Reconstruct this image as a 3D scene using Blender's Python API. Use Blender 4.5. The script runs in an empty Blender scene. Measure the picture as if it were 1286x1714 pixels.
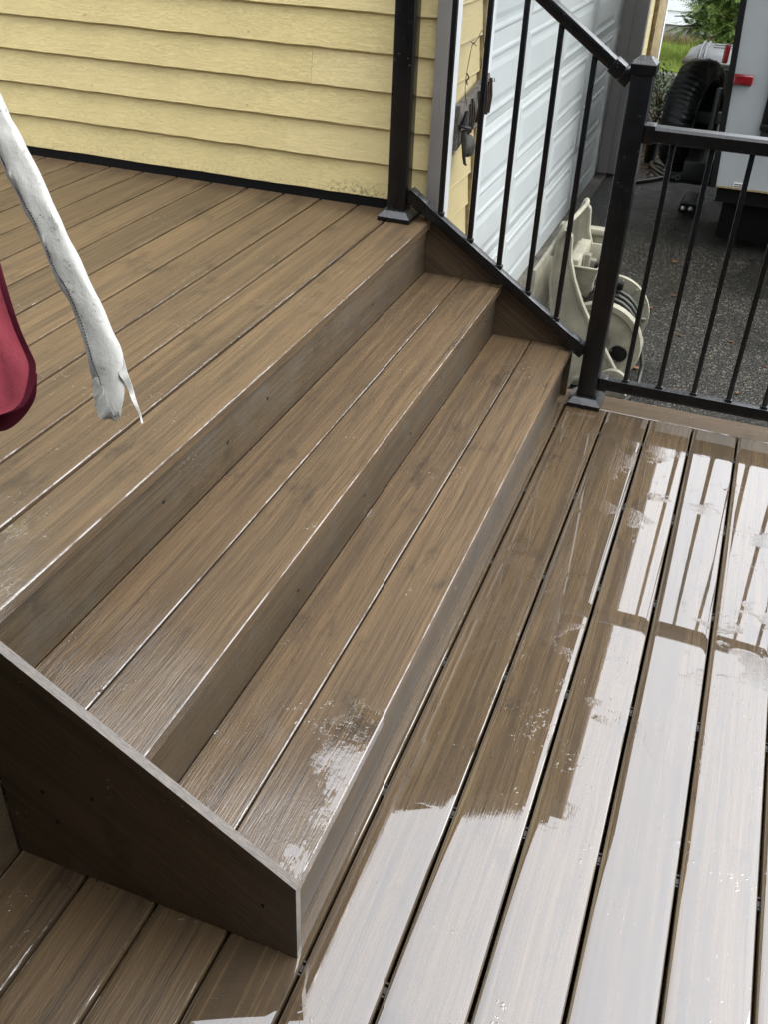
import bpy, bmesh, math, random
from mathutils import Vector, Matrix
random.seed(7)
R = math.radians
scene = bpy.context.scene
C = scene.collection

# ------------------------------------------------------------------ camera
cam_d = bpy.data.cameras.new('camera')
cam = bpy.data.objects.new('camera', cam_d)
C.objects.link(cam)
cam.location = (0.4003, -0.8056, 1.5241)
cam.rotation_euler = (0.9690, -0.0383, 0.3588)
cam_d.sensor_width = 36.0
cam_d.lens = 1596.6 / 1714 * 36.0
cam_d.clip_start = 0.02
cam_d.clip_end = 400
scene.camera = cam

# ------------------------------------------------------------------ sky, sun, exposure
SUN_EL, SUN_AZ = 60.0, 82.0          # azimuth measured from +Y towards +X
world = bpy.data.worlds.new('World')
scene.world = world
world.use_nodes = True
wn, wl = world.node_tree.nodes, world.node_tree.links
wn.clear()
sky = wn.new('ShaderNodeTexSky')
sky.sky_type = 'NISHITA'
sky.sun_disc = False
sky.sun_elevation = R(SUN_EL)
sky.sun_rotation = R(SUN_AZ)
sky.air_density = 1.0
sky.dust_density = 0.6
hs = wn.new('ShaderNodeHueSaturation')
hs.inputs['Saturation'].default_value = 0.16
wb = wn.new('ShaderNodeBackground')
wb.inputs['Strength'].default_value = 0.15
wo = wn.new('ShaderNodeOutputWorld')
wl.new(sky.outputs['Color'], hs.inputs['Color'])
wl.new(hs.outputs['Color'], wb.inputs['Color'])
wl.new(wb.outputs['Background'], wo.inputs['Surface'])

sun_d = bpy.data.lights.new('sun', 'SUN')
sun_d.energy = 0.7
sun_d.angle = R(60)
sun_d.color = (1.0, 0.97, 0.93)
sun = bpy.data.objects.new('sun', sun_d)
C.objects.link(sun)
sd = Vector((math.sin(R(SUN_AZ)) * math.cos(R(SUN_EL)), math.cos(R(SUN_AZ)) * math.cos(R(SUN_EL)), math.sin(R(SUN_EL))))
sun.rotation_euler = sd.to_track_quat('Z', 'Y').to_euler()
sun.location = (3, -3, 8)

vs = scene.view_settings
scene.display_settings.display_device = 'sRGB'
vs.view_transform = 'Standard'
vs.look = 'None'
vs.exposure = 2.32
vs.gamma = 1.0
vs.use_curve_mapping = False

# ------------------------------------------------------------------ node helpers
def ramp(lo, hi, x):
    return max(0.0, min(1.0, (x - lo) / (hi - lo)))

class NT:
    def __init__(s, name):
        s.m = bpy.data.materials.new(name)
        s.m.use_nodes = True
        s.t = s.m.node_tree
        s.t.nodes.clear()
        s.out = s.t.nodes.new('ShaderNodeOutputMaterial')
        s.b = s.t.nodes.new('ShaderNodeBsdfPrincipled')
        s.t.links.new(s.b.outputs['BSDF'], s.out.inputs['Surface'])
    def n(s, kind, **kw):
        nd = s.t.nodes.new('ShaderNode' + kind)
        for k, v in kw.items():
            setattr(nd, k, v)
        return nd
    def put(s, inp, v):
        if v is None: return
        if isinstance(v, bpy.types.NodeSocket):
            s.t.links.new(v, inp)
        else:
            if inp.type == 'RGBA' and len(v) == 3: v = (*v, 1)
            inp.default_value = v
    def math(s, op, a, b=None, c=None, clamp=False):
        nd = s.n('Math', operation=op, use_clamp=clamp)
        s.put(nd.inputs[0], a); s.put(nd.inputs[1], b)
        if c is not None: s.put(nd.inputs[2], c)
        return nd.outputs[0]
    def vmath(s, op, a, b=None):
        nd = s.n('VectorMath', operation=op)
        s.put(nd.inputs[0], a); s.put(nd.inputs[1], b)
        return nd.outputs['Value'] if op in ('DOT_PRODUCT', 'LENGTH') else nd.outputs[0]
    def comb(s, x, y, z):
        nd = s.n('CombineXYZ')
        for i, v in enumerate((x, y, z)): s.put(nd.inputs[i], v)
        return nd.outputs[0]
    def sep(s, v):
        nd = s.n('SeparateXYZ'); s.put(nd.inputs[0], v)
        return nd.outputs
    def noise(s, vec, scale=1.0, detail=3.0, rough=0.5, dist=0.0, col=False):
        nd = s.n('TexNoise')
        s.put(nd.inputs['Vector'], vec)
        nd.inputs['Scale'].default_value = scale
        nd.inputs['Detail'].default_value = detail
        nd.inputs['Roughness'].default_value = rough
        nd.inputs['Distortion'].default_value = dist
        return nd.outputs['Color' if col else 'Fac']
    def voro(s, vec, scale=1.0, out='Distance', feature='F1', rnd=1.0):
        nd = s.n('TexVoronoi', feature=feature)
        s.put(nd.inputs['Vector'], vec)
        nd.inputs['Scale'].default_value = scale
        nd.inputs['Randomness'].default_value = rnd
        return nd.outputs[out]
    def map(s, v, lo, hi, a=0.0, b=1.0, smooth=True):
        nd = s.n('MapRange', interpolation_type='SMOOTHSTEP' if smooth else 'LINEAR')
        s.put(nd.inputs[0], v)
        for i, q in enumerate((lo, hi, a, b)): s.put(nd.inputs[i + 1], q)
        return nd.outputs[0]
    def mix(s, f, a, b, blend='MIX'):
        nd = s.n('Mix', data_type='RGBA', blend_type=blend)
        s.put(nd.inputs[0], f); s.put(nd.inputs[6], a); s.put(nd.inputs[7], b)
        return nd.outputs[2]
    def fmix(s, f, a, b):
        nd = s.n('Mix', data_type='FLOAT')
        s.put(nd.inputs[0], f); s.put(nd.inputs[2], a); s.put(nd.inputs[3], b)
        return nd.outputs[0]
    def bump(s, h, dist=0.001, strength=1.0, normal=None):
        nd = s.n('Bump')
        nd.inputs['Strength'].default_value = strength
        nd.inputs['Distance'].default_value = dist
        s.put(nd.inputs['Height'], h)
        if normal is not None: s.put(nd.inputs['Normal'], normal)
        return nd.outputs[0]
    def obj(s): return s.n('TexCoord').outputs['Object']
    def pos(s): return s.n('NewGeometry').outputs['Position']
    def rnd(s): return s.n('ObjectInfo').outputs['Random']
    def set(s, **kw):
        names = dict(color='Base Color', rough='Roughness', metal='Metallic', normal='Normal', spec='Specular IOR Level',
                     coat='Coat Weight', crough='Coat Roughness', cior='Coat IOR', cnormal='Coat Normal', sheen='Sheen Weight',
                     trans='Transmission Weight', alpha='Alpha', ior='IOR', sss='Subsurface Weight')
        for k, v in kw.items(): s.put(s.b.inputs[names[k]], v)
        return s.m

M = {}
def composite(name, along, puddle=0.0, tint=(1, 1, 1), dusty=0.0, gloss=0.24):
    """wet embossed wood-plastic board, grain running along the local direction `along`"""
    s = NT(name)
    a = Vector(along).normalized()
    q = a.orthogonal().normalized()
    w = a.cross(q)
    o = s.obj()
    r = s.rnd()
    off = s.math('MULTIPLY', r, 57.3)
    u = s.math('ADD', s.vmath('DOT_PRODUCT', o, tuple(a)), off)
    c1 = s.math('ADD', s.vmath('DOT_PRODUCT', o, tuple(q)), off)
    c2 = s.vmath('DOT_PRODUCT', o, tuple(w))
    wob = s.math('MULTIPLY', s.math('SUBTRACT', s.noise(s.comb(s.math('MULTIPLY', u, 2.2), off, 0), 1, 2), 0.5), 0.02)
    c1w = s.math('ADD', c1, wob)
    def st(su, sc, detail=4, rough=0.55, dist=0.0):
        v = s.comb(s.math('MULTIPLY', u, su), s.math('MULTIPLY', c1w, sc), s.math('MULTIPLY', c2, sc))
        return s.noise(v, 1.0, detail, rough, dist)
    broad = s.map(st(0.9, 22, 3), 0.33, 0.67)
    mid = s.map(st(1.5, 80, 5), 0.34, 0.66)
    fine = s.map(st(5, 480, 3), 0.3, 0.7)
    dark = s.map(st(1.6, 170, 3, 0.6), 0.56, 0.72)
    col = s.mix(broad, (0.060, 0.042, 0.0255), (0.098, 0.066, 0.036))
    col = s.mix(s.math('MULTIPLY', mid, 0.46), col, (0.142, 0.098, 0.054))
    col = s.mix(s.math('MULTIPLY', fine, 0.5), col, (0.030, 0.022, 0.015))
    col = s.mix(s.math('MULTIPLY', dark, 0.62), col, (0.021, 0.018, 0.0145))
    # dirt and dried water marks
    p = s.pos()
    dirt = s.map(s.noise(s.vmath('MULTIPLY', p, (1.5, 0.8, 1.0)), 5.5, 6, 0.7), 0.54, 0.70)
    col = s.mix(s.math('MULTIPLY', dirt, 0.55), col, (0.018, 0.0145, 0.011))
    if dusty:
        d2 = s.map(s.noise(p, 9.0, 6, 0.7), 0.42, 0.75)
        col = s.mix(s.math('MULTIPLY', d2, dusty), col, (0.095, 0.090, 0.078))
    vary = s.math('ADD', s.math('MULTIPLY', r, 0.30), 0.85)
    col = s.mix(1.0, col, s.comb(s.math('MULTIPLY', vary, tint[0]), s.math('MULTIPLY', vary, tint[1]), s.math('MULTIPLY', vary, tint[2])), 'MULTIPLY')
    # embossed grain relief
    emb = s.map(st(14, 230, 3, 0.6, 0.6), 0.32, 0.62)
    micro = st(30, 900, 2)
    grain = s.math('ADD', s.math('MULTIPLY', emb, 0.8), s.math('MULTIPLY', micro, 0.25))
    emb0 = emb
    # standing water: a film of rain, thicker and calmer towards the near boards of the lower deck
    n1 = s.noise(p, 2.6, 5, 0.62, 0.3)
    n2 = s.noise(p, 26, 4, 0.65)
    lvl = s.math('ADD', n1, s.math('MULTIPLY', s.math('SUBTRACT', n2, 0.5), 0.20))
    px_, py_, pz_ = s.sep(p)
    rough_zone = 0.0
    if puddle > 0.1:
        depth = s.math('SUBTRACT', 0.37, s.map(py_, 0.9, 1.75, 0.0, 0.10))
        depth = s.math('SUBTRACT', depth, s.math('MULTIPLY', s.map(px_, -0.10, -0.14), 0.32))
        thr = s.math('SUBTRACT', 0.62, depth)
        film = s.map(s.math('SUBTRACT', lvl, thr), 0.0, 0.022)
        wp = s.comb(s.math('ADD', s.math('MULTIPLY', px_, 0.9), s.math('MULTIPLY', py_, 0.3)), s.math('MULTIPLY', py_, 1.6), 3.3)
        rough_zone = s.map(s.math('ADD', s.noise(wp, 2.4, 4, 0.6), s.math('MULTIPLY', s.math('SUBTRACT', n2, 0.5), 0.12)), 0.545, 0.575)
        rough_zone = s.math('MULTIPLY', rough_zone, s.math('MULTIPLY', s.map(py_, 0.25, 0.8), s.map(py_, 2.1, 1.85)))
    else:
        if name == 'composite_damp':
            z1 = s.math('MULTIPLY', s.math('MULTIPLY', s.map(px_, -0.16, -0.02), s.map(py_, 0.56, 0.34)), s.map(pz_, 0.25, 0.20))
            z2 = s.math('MULTIPLY', s.math('MULTIPLY', s.map(px_, -0.75, -0.60), s.map(py_, 0.42, 0.22)), s.map(pz_, 0.45, 0.50))
            zone = s.math('MAXIMUM', s.math('MULTIPLY', z1, 0.205), s.math('MULTIPLY', z2, 0.18))
            brk = s.math('ADD', s.math('MULTIPLY', s.math('SUBTRACT', s.noise(p, 60, 4, 0.7, 1.0), 0.5), 0.34), s.math('MULTIPLY', s.math('SUBTRACT', emb0, 0.5), 0.10))
            film = s.map(s.math('ADD', s.math('ADD', lvl, zone), s.math('MULTIPLY', brk, s.math('MULTIPLY', zone, 4.0))), 0.70, 0.73)
            rough_zone = s.math('MULTIPLY', zone, 2.2, clamp=True)
        else:
            film = s.map(lvl, 0.70, 0.72)
    damp = s.math('MULTIPLY', s.map(s.math('ADD', py_, s.math('MULTIPLY', s.noise(p, 6, 4, 0.6), 0.7)), 0.80, 0.42), s.map(py_, -0.02, 0.02)) if name == 'composite_damp' else 0.0
    # beads of rain
    wv = s.vmath('ADD', p, s.vmath('MULTIPLY', s.vmath('SUBTRACT', s.noise(p, 75, 2, 0.6, 0.0, True), (0.5, 0.5, 0.5)), (0.014, 0.014, 0.0)))
    clus = s.noise(p, 5.0, 5, 0.68, 0.5)
    def beads(sc, big, lo, hi):
        vd = s.voro(wv, sc, 'Distance'); vc = s.sep(s.voro(wv, sc, 'Color'))[0]
        return s.map(s.math('SUBTRACT', s.math('MULTIPLY', s.map(vc, 0.30, 1.0, 0.0, big, False), s.map(clus, lo, hi)), vd), 0.0, 0.20)
    bead = s.math('MAXIMUM', beads(62, 0.62, 0.55, 0.68), beads(150, 0.55, 0.50, 0.64))
    bead = s.math('MULTIPLY', bead, s.math('SUBTRACT', 1.0, s.math('MULTIPLY', film, 0.75)))
    nz = s.sep(s.n('NewGeometry').outputs['Normal'])[2]
    rim = s.math('MULTIPLY', s.math('MULTIPLY', s.map(nz, 0.985, 0.93), s.map(nz, 0.12, 0.30)), s.map(s.noise(p, 9, 4, 0.7), 0.36, 0.52))
    wet = s.math('MAXIMUM', s.math('MAXIMUM', film, rim), s.math('MULTIPLY', bead, 0.9))
    calm = s.math('MULTIPLY', film, s.math('SUBTRACT', 0.995, s.math('MULTIPLY', rough_zone, 0.40)))
    hgrain = s.math('MULTIPLY', s.math('ADD', s.math('MULTIPLY', grain, s.math('SUBTRACT', 1.0, s.math('MULTIPLY', rough_zone, 0.6))), s.math('MULTIPLY', s.noise(p, 130, 3, 0.6), s.math('MULTIPLY', rough_zone, 2.2))), s.math('SUBTRACT', 1.0, calm))
    h2 = s.math('ADD', hgrain, s.math('ADD', s.math('MULTIPLY', film, 1.1), s.math('MULTIPLY', bead, 2.4)))
    nb = s.bump(s.math('ADD', grain, s.math('MULTIPLY', bead, 0.5)), 0.0007, 0.55)
    nc = s.bump(s.math('MULTIPLY', h2, s.math('ADD', 1.0, s.math('MULTIPLY', damp, 1.2))), 0.0007, 0.6)
    cr = s.fmix(wet, s.math('ADD', gloss, s.math('MULTIPLY', s.noise(p, 7, 3), 0.10)), 0.012)
    return s.set(color=col, rough=0.6, normal=nb, spec=0.22, coat=s.fmix(s.math('MAXIMUM', wet, damp), 0.55, 1.0), crough=s.math('SUBTRACT', cr, s.math('MULTIPLY', damp, 0.12), clamp=True), cior=s.fmix(wet, s.fmix(damp, 1.38, 1.75), 2.6), cnormal=nc)

def paint(name, col, relief=0.5, dirt=0.3, rough=0.55, dirtcol=(0.12, 0.10, 0.06), grain_axis=0, mold=False):
    s = NT(name)
    p = s.obj()
    sx = [60, 60, 60]; sx[grain_axis] = 12
    v = s.vmath('MULTIPLY', p, tuple(sx))
    n = s.noise(v, 1.0, 6, 0.65, 1.2)
    n3 = s.noise(p, 3.0, 5, 0.6)
    spots = s.map(s.voro(p, 55), 0.06, 0.02, 0, 1)
    spots = s.math('MULTIPLY', spots, s.map(s.noise(p, 11, 2), 0.52, 0.6))
    c = s.mix(s.math('MULTIPLY', s.map(n3, 0.4, 0.75), dirt), col, tuple(x * 0.72 for x in col))
    c = s.mix(s.math('MULTIPLY', s.map(n, 0.56, 0.72), dirt * 0.9), c, tuple(x * 0.55 for x in col))
    c = s.mix(s.math('MULTIPLY', spots, 0.6), c, dirtcol)
    if mold:
        vr = s.math('ADD', s.math('MULTIPLY', s.rnd(), 0.12), 0.94)
        c = s.mix(1.0, c, s.comb(vr, vr, s.math('MULTIPLY', vr, vr)), 'MULTIPLY')
        z_ = s.sep(s.pos())[2]; x_ = s.sep(s.pos())[0]
        low = s.map(z_, 0.63, 0.565)
        here = s.map(s.math('ABSOLUTE', s.math('ADD', x_, 0.80)), 0.22, 0.03, 0.25, 1.0)
        mk = s.math('MULTIPLY', s.map(s.noise(p, 90, 4, 0.7), 0.46, 0.64), s.math('MULTIPLY', low, here))
        c = s.mix(s.math('MULTIPLY', mk, 0.85), c, (0.10, 0.085, 0.04))
    crack = s.noise(s.vmath('MULTIPLY', p, tuple((34 if i == grain_axis else 270) for i in range(3))), 1.0, 4, 0.7, 1.6)
    hh = s.math('ADD', n, s.math('MULTIPLY', s.map(crack, 0.40, 0.52), 0.8))
    return s.set(color=c, rough=rough, normal=s.bump(hh, 0.0026, relief), spec=0.35)

def plain(name, col, rough=0.5, spec=0.5, metal=0.0, var=0.15, scale=14, bump=0.0, coat=0.0, crough=0.05, bscale=120):
    s = NT(name)
    p = s.obj()
    n = s.noise(p, scale, 5, 0.6)
    c = s.mix(s.map(n, 0.35, 0.7), tuple(x * (1 - var) for x in col), tuple(min(1, x * (1 + var * 0.4)) for x in col))
    rr = s.math('ADD', rough - 0.06, s.math('MULTIPLY', s.noise(p, scale * 2.3, 3), 0.12))
    kw = {}
    if bump: kw['normal'] = s.bump(s.noise(p, bscale, 4, 0.6), 0.002, bump)
    return s.set(color=c, rough=rr, spec=spec, metal=metal, coat=coat, crough=crough, **kw)

def wet_metal(name):
    s = NT(name)
    p = s.pos()
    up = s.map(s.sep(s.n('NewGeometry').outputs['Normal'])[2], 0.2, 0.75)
    def drops(sc, lo, big):
        vd = s.voro(p, sc, 'Distance'); vc = s.sep(s.voro(p, sc, 'Color'))[0]
        return s.map(s.math('SUBTRACT', s.map(vc, lo, 1.0, 0.0, big, False), vd), 0.0, 0.25)
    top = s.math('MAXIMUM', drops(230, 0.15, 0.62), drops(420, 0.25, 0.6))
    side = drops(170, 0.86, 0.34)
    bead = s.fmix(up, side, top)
    orange = s.noise(p, 900, 2)
    h = s.math('ADD', bead, s.math('MULTIPLY', orange, 0.05))
    c = s.mix(s.map(s.noise(p, 25, 4), 0.4, 0.7), (0.0030, 0.0032, 0.0036), (0.0048, 0.0052, 0.0057))
    c = s.mix(s.math('MULTIPLY', s.math('MULTIPLY', bead, up), 0.9), c, (0.085, 0.095, 0.105))  # pale sky sheen of the wet top faces put into the bead colour
    return s.set(color=c, rough=s.fmix(up, 0.26, 0.42), spec=0.4, normal=s.bump(h, 0.0022, 0.9), coat=s.math('MAXIMUM', s.math('MULTIPLY', bead, 0.6), up), crough=s.fmix(up, 0.10, 0.34), cior=1.75, cnormal=s.bump(h, 0.0022, 0.9))

def asphalt(name):
    s = NT(name)
    p = s.pos()
    vc = s.voro(p, 135, 'Color')
    vd = s.voro(p, 135)
    g = s.sep(vc)[0]
    n = s.noise(p, 1.1, 5, 0.65)
    base = s.mix(s.map(g, 0.2, 1.0), (0.010, 0.010, 0.0085), (0.044, 0.041, 0.032))
    base = s.mix(s.map(g, 0.88, 0.97), base, (0.13, 0.122, 0.095))
    base = s.mix(s.math('MULTIPLY', s.map(n, 0.46, 0.58), 0.72), base, (0.008, 0.0085, 0.009))
    moss = s.map(s.noise(p, 2.2, 4, 0.6), 0.52, 0.7)
    base = s.mix(s.math('MULTIPLY', moss, 0.35), base, (0.024, 0.022, 0.009))
    wet = s.map(n, 0.46, 0.58)
    return s.set(color=base, rough=s.fmix(wet, 0.42, 0.17), spec=0.35, normal=s.bump(s.math('ADD', vd, s.math('MULTIPLY', s.noise(p, 300, 2), 0.3)), 0.006, 0.7))

def leafmat(name, a, b, rough=0.45):
    s = NT(name)
    n = s.noise(s.pos(), 9, 3)
    n2 = s.noise(s.pos(), 55, 2)
    c = s.mix(s.map(n, 0.35, 0.65), a, b)
    c = s.mix(s.math('MULTIPLY', n2, 0.35), c, tuple(x * 0.6 for x in b))
    m = s.set(color=c, rough=rough, spec=0.2)
    return m

TILT = math.atan2(0.1773, 0.2633)
M['deck'] = composite('composite_wet', (0, 1, 0), puddle=0.62, gloss=0.18, tint=(1.22, 1.20, 1.12))
M['border'] = composite('composite_border', (0, 1, 0), puddle=0.04, gloss=0.22, tint=(1.2, 1.2, 1.15))
M['tread'] = composite('composite_damp', (0, 1, 0), puddle=0.04, gloss=0.20, tint=(1.30, 1.26, 1.20))
M['riser'] = composite('composite_riser', (0, 1, 0), dusty=0.42, tint=(1.12, 1.16, 1.16), gloss=0.5)
M['stringer'] = composite('composite_stringer', (math.cos(TILT), 0, -math.sin(TILT)), tint=(0.95, 0.92, 0.88), gloss=0.45)
s_ = NT('sawn_composite_edge')
n_ = s_.noise(s_.vmath('MULTIPLY', s_.obj(), (60, 400, 60)), 1, 4, 0.7)
M['cut_edge'] = s_.set(color=s_.mix(s_.map(n_, 0.35, 0.65), (0.05, 0.039, 0.028), (0.135, 0.112, 0.088)), rough=0.45, spec=0.4, coat=0.6, crough=0.28, cior=1.5, cnormal=s_.bump(n_, 0.002, 0.5))
M['shade_paint'] = plain('shade_wall_paint', (0.028, 0.030, 0.031), 0.8, 0.2)
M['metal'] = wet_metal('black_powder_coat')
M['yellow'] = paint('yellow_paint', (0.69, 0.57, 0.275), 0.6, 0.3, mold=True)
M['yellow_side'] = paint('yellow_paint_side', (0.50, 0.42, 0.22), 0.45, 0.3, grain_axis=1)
M['grey_trim'] = paint('grey_trim_paint', (0.30, 0.285, 0.26), 0.5, 0.45, grain_axis=2)
M['white_trim'] = paint('white_trim_paint', (0.60, 0.62, 0.63), 0.2, 0.15, grain_axis=2)
M['door'] = paint('white_door_paint', (0.54, 0.575, 0.57), 0.03, 0.16, rough=0.4, dirtcol=(0.35, 0.36, 0.34), grain_axis=1)
M['jamb'] = paint('jamb_grey_paint', (0.42, 0.41, 0.39), 0.3, 0.3, grain_axis=2)
M['raw_wood'] = plain('weathered_pale_wood', (0.30, 0.235, 0.125), 0.7, 0.3, var=0.35, scale=30)
M['flash'] = plain('black_flashing', (0.004, 0.004, 0.004), 0.7, 0.15)
M['asphalt'] = asphalt('wet_asphalt')
M['concrete'] = plain('concrete', (0.13, 0.12, 0.10), 0.7, 0.3, var=0.5, scale=9, bump=0.5)
M['beige'] = plain('beige_plastic', (0.36, 0.345, 0.265), 0.42, 0.5, var=0.3, scale=7)
M['beige_dirty'] = plain('dirty_beige_plastic', (0.28, 0.27, 0.21), 0.45, 0.5, var=0.4, scale=9)
M['hose'] = plain('dark_green_hose', (0.032, 0.034, 0.026), 0.4, 0.5)
M['bin'] = plain('grey_plastic', (0.11, 0.12, 0.125), 0.4, 0.5, var=0.2)
M['bin_dark'] = plain('dark_grey_plastic', (0.035, 0.038, 0.04), 0.5, 0.4)
M['vinyl'] = plain('black_vinyl', (0.004, 0.004, 0.0045), 0.3, 0.5, bump=0.1, bscale=30)
M['rubber'] = plain('black_rubber', (0.005, 0.005, 0.005), 0.55, 0.3)
M['trailer'] = plain('trailer_white_skin', (0.35, 0.375, 0.38), 0.35, 0.4, var=0.05, scale=4)
M['steel'] = plain('galvanised_steel', (0.45, 0.46, 0.46), 0.32, 0.5, metal=0.9)
M['dark_steel'] = plain('black_steel', (0.005, 0.0055, 0.006), 0.4, 0.35)
M['sticker'] = plain('white_sticker', (0.75, 0.75, 0.72), 0.4, 0.4, var=0.03)
M['ink'] = plain('black_ink', (0.02, 0.02, 0.02), 0.6, 0.2)
s_ = NT('red_lens'); M['lens'] = s_.set(color=s_.mix(s_.map(s_.noise(s_.obj(), 30, 2), .3, .7), (0.15, 0.004, 0.007), (0.20, 0.006, 0.010)), rough=0.18, spec=0.6, coat=0.6)
s_ = NT('glossy_black_glass'); M['glass'] = s_.set(color=s_.mix(s_.noise(s_.obj(), 3), (0.008, 0.009, 0.010), (0.012, 0.013, 0.014)), rough=0.06, spec=0.6)
M['rust'] = plain('rusty_iron', (0.042, 0.028, 0.020), 0.75, 0.3, var=0.5, scale=60, bump=0.5)
M['old_board'] = plain('weathered_grey_board', (0.15, 0.138, 0.12), 0.75, 0.3, var=0.45, scale=40, bump=0.5)
M['pewter'] = plain('verdigris_metal', (0.045, 0.044, 0.034), 0.6, 0.4, var=0.5, scale=45)
M['cedar'] = leafmat('cedar_green', (0.040, 0.088, 0.020), (0.19, 0.27, 0.060))
M['shrub'] = leafmat('shrub_green', (0.016, 0.034, 0.014), (0.060, 0.085, 0.030))
M['grassm'] = leafmat('grass_green', (0.15, 0.24, 0.035), (0.29, 0.35, 0.075))
M['drygrass'] = leafmat('dry_grass', (0.20, 0.17, 0.07), (0.30, 0.24, 0.12))
M['bark'] = plain('bark', (0.055, 0.043, 0.033), 0.8, 0.2, var=0.5, scale=25, bump=0.6)
M['lawn'] = plain('lawn_soil', (0.060, 0.080, 0.022), 0.8, 0.2, var=0.5, scale=5, bump=0.6)
M['soil'] = plain('leafy_soil', (0.085, 0.066, 0.042), 0.8, 0.2, var=0.7, scale=28, bump=0.9, bscale=60)
M['stone'] = plain('mossy_stone', (0.11, 0.105, 0.09), 0.75, 0.3, var=0.5, scale=16, bump=0.7, bscale=40)
M['dleaf'] = leafmat('dead_leaf', (0.085, 0.030, 0.016), (0.17, 0.085, 0.038), 0.4)
M['found'] = plain('foundation_concrete', (0.36, 0.345, 0.31), 0.8, 0.3, var=0.35, scale=6, bump=0.4)
M['house_white'] = plain('white_siding', (0.76, 0.79, 0.80), 0.5, 0.4, var=0.05)
M['roof'] = plain('brown_shingle', (0.035, 0.028, 0.020), 0.9, 0.2, var=0.4, scale=20)
M['soffit'] = plain('soffit_brown', (0.060, 0.045, 0.028), 0.7, 0.3, var=0.2)
def cloth(name, col, mold, rough=0.6):
    s = NT(name)
    p = s.obj()
    n = s.noise(p, 20, 5, 0.65)
    big = s.map(s.noise(p, 9, 3, 0.6), 0.4, 0.7)
    sp = s.math('MULTIPLY', s.map(s.noise(p, 150, 4, 0.7), 0.56, 0.64), s.map(s.noise(p, 22, 3), 0.46, 0.60))
    c = s.mix(s.math('MULTIPLY', big, 0.35), col, tuple(x * 0.7 for x in col))
    c = s.mix(s.math('MULTIPLY', sp, mold), c, (0.07, 0.065, 0.05))
    weave = s.math('MULTIPLY', s.math('ADD', s.noise(s.vmath('MULTIPLY', p, (1500, 300, 300)), 1, 1), s.noise(s.vmath('MULTIPLY', p, (300, 300, 1500)), 1, 1)), 0.05)
    return s.set(color=c, rough=rough, spec=0.4 if rough < 0.7 else 0.1, normal=s.bump(s.math('ADD', s.math('ADD', n, s.math('MULTIPLY', s.noise(p, 38, 2, 0.5, 0.6), 0.25)), weave), 0.006, 0.45))
M['white_cloth'] = cloth('dirty_white_vinyl', (0.48, 0.485, 0.46), 0.7, 0.45)
M['red_cloth'] = cloth('faded_red_cloth', (0.33, 0.062, 0.085), 0.7, 0.95)
M['red_hem'] = cloth('dark_red_hem', (0.080, 0.011, 0.022), 0.3, 0.95)
M['thread'] = plain('grey_thread', (0.03, 0.03, 0.03), 0.7, 0.2)

# ------------------------------------------------------------------ geometry helpers
WL = {}                                     # world location of every object made here
def link(o, parent, loc):
    C.objects.link(o)
    loc = Vector(loc)
    WL[o.name] = loc
    if parent is not None:
        o.parent = parent
        o.location = loc - WL[parent.name]
    else:
        o.location = loc
    return o
def thing(name, label, cat, loc=(0, 0, 0), group=None, kind=None):
    o = bpy.data.objects.new(name, None)
    o.empty_display_size = 0.1
    link(o, None, loc)
    o['label'] = label; o['category'] = cat
    if group: o['group'] = group
    if kind: o['kind'] = kind
    return o
def tag(o, label, cat, group=None, kind=None):
    o['label'] = label
    if cat: o['category'] = cat
    if group: o['group'] = group
    if kind: o['kind'] = kind
    return o
def finish(me, m, smooth=None):
    if isinstance(m, str): m = M[m]
    me.materials.append(m)
    if smooth is not None:
        for p in me.polygons: p.use_smooth = True
        me.set_sharp_from_angle(angle=R(smooth))
    me.update()
def obj(name, verts, faces, m, parent=None, origin=None, smooth=None):
    vs_ = [Vector(v) for v in verts]
    if origin is None:
        lo = [min(v[i] for v in vs_) for i in range(3)]; hi = [max(v[i] for v in vs_) for i in range(3)]
        origin = Vector([(lo[i] + hi[i]) / 2 for i in range(3)])
    origin = Vector(origin)
    me = bpy.data.meshes.new(name)
    me.from_pydata([v - origin for v in vs_], [], faces)
    finish(me, m, smooth)
    return link(bpy.data.objects.new(name, me), parent, origin)
def dup(o, loc, parent=None):
    c = o.copy()
    return link(c, parent, loc)
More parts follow.
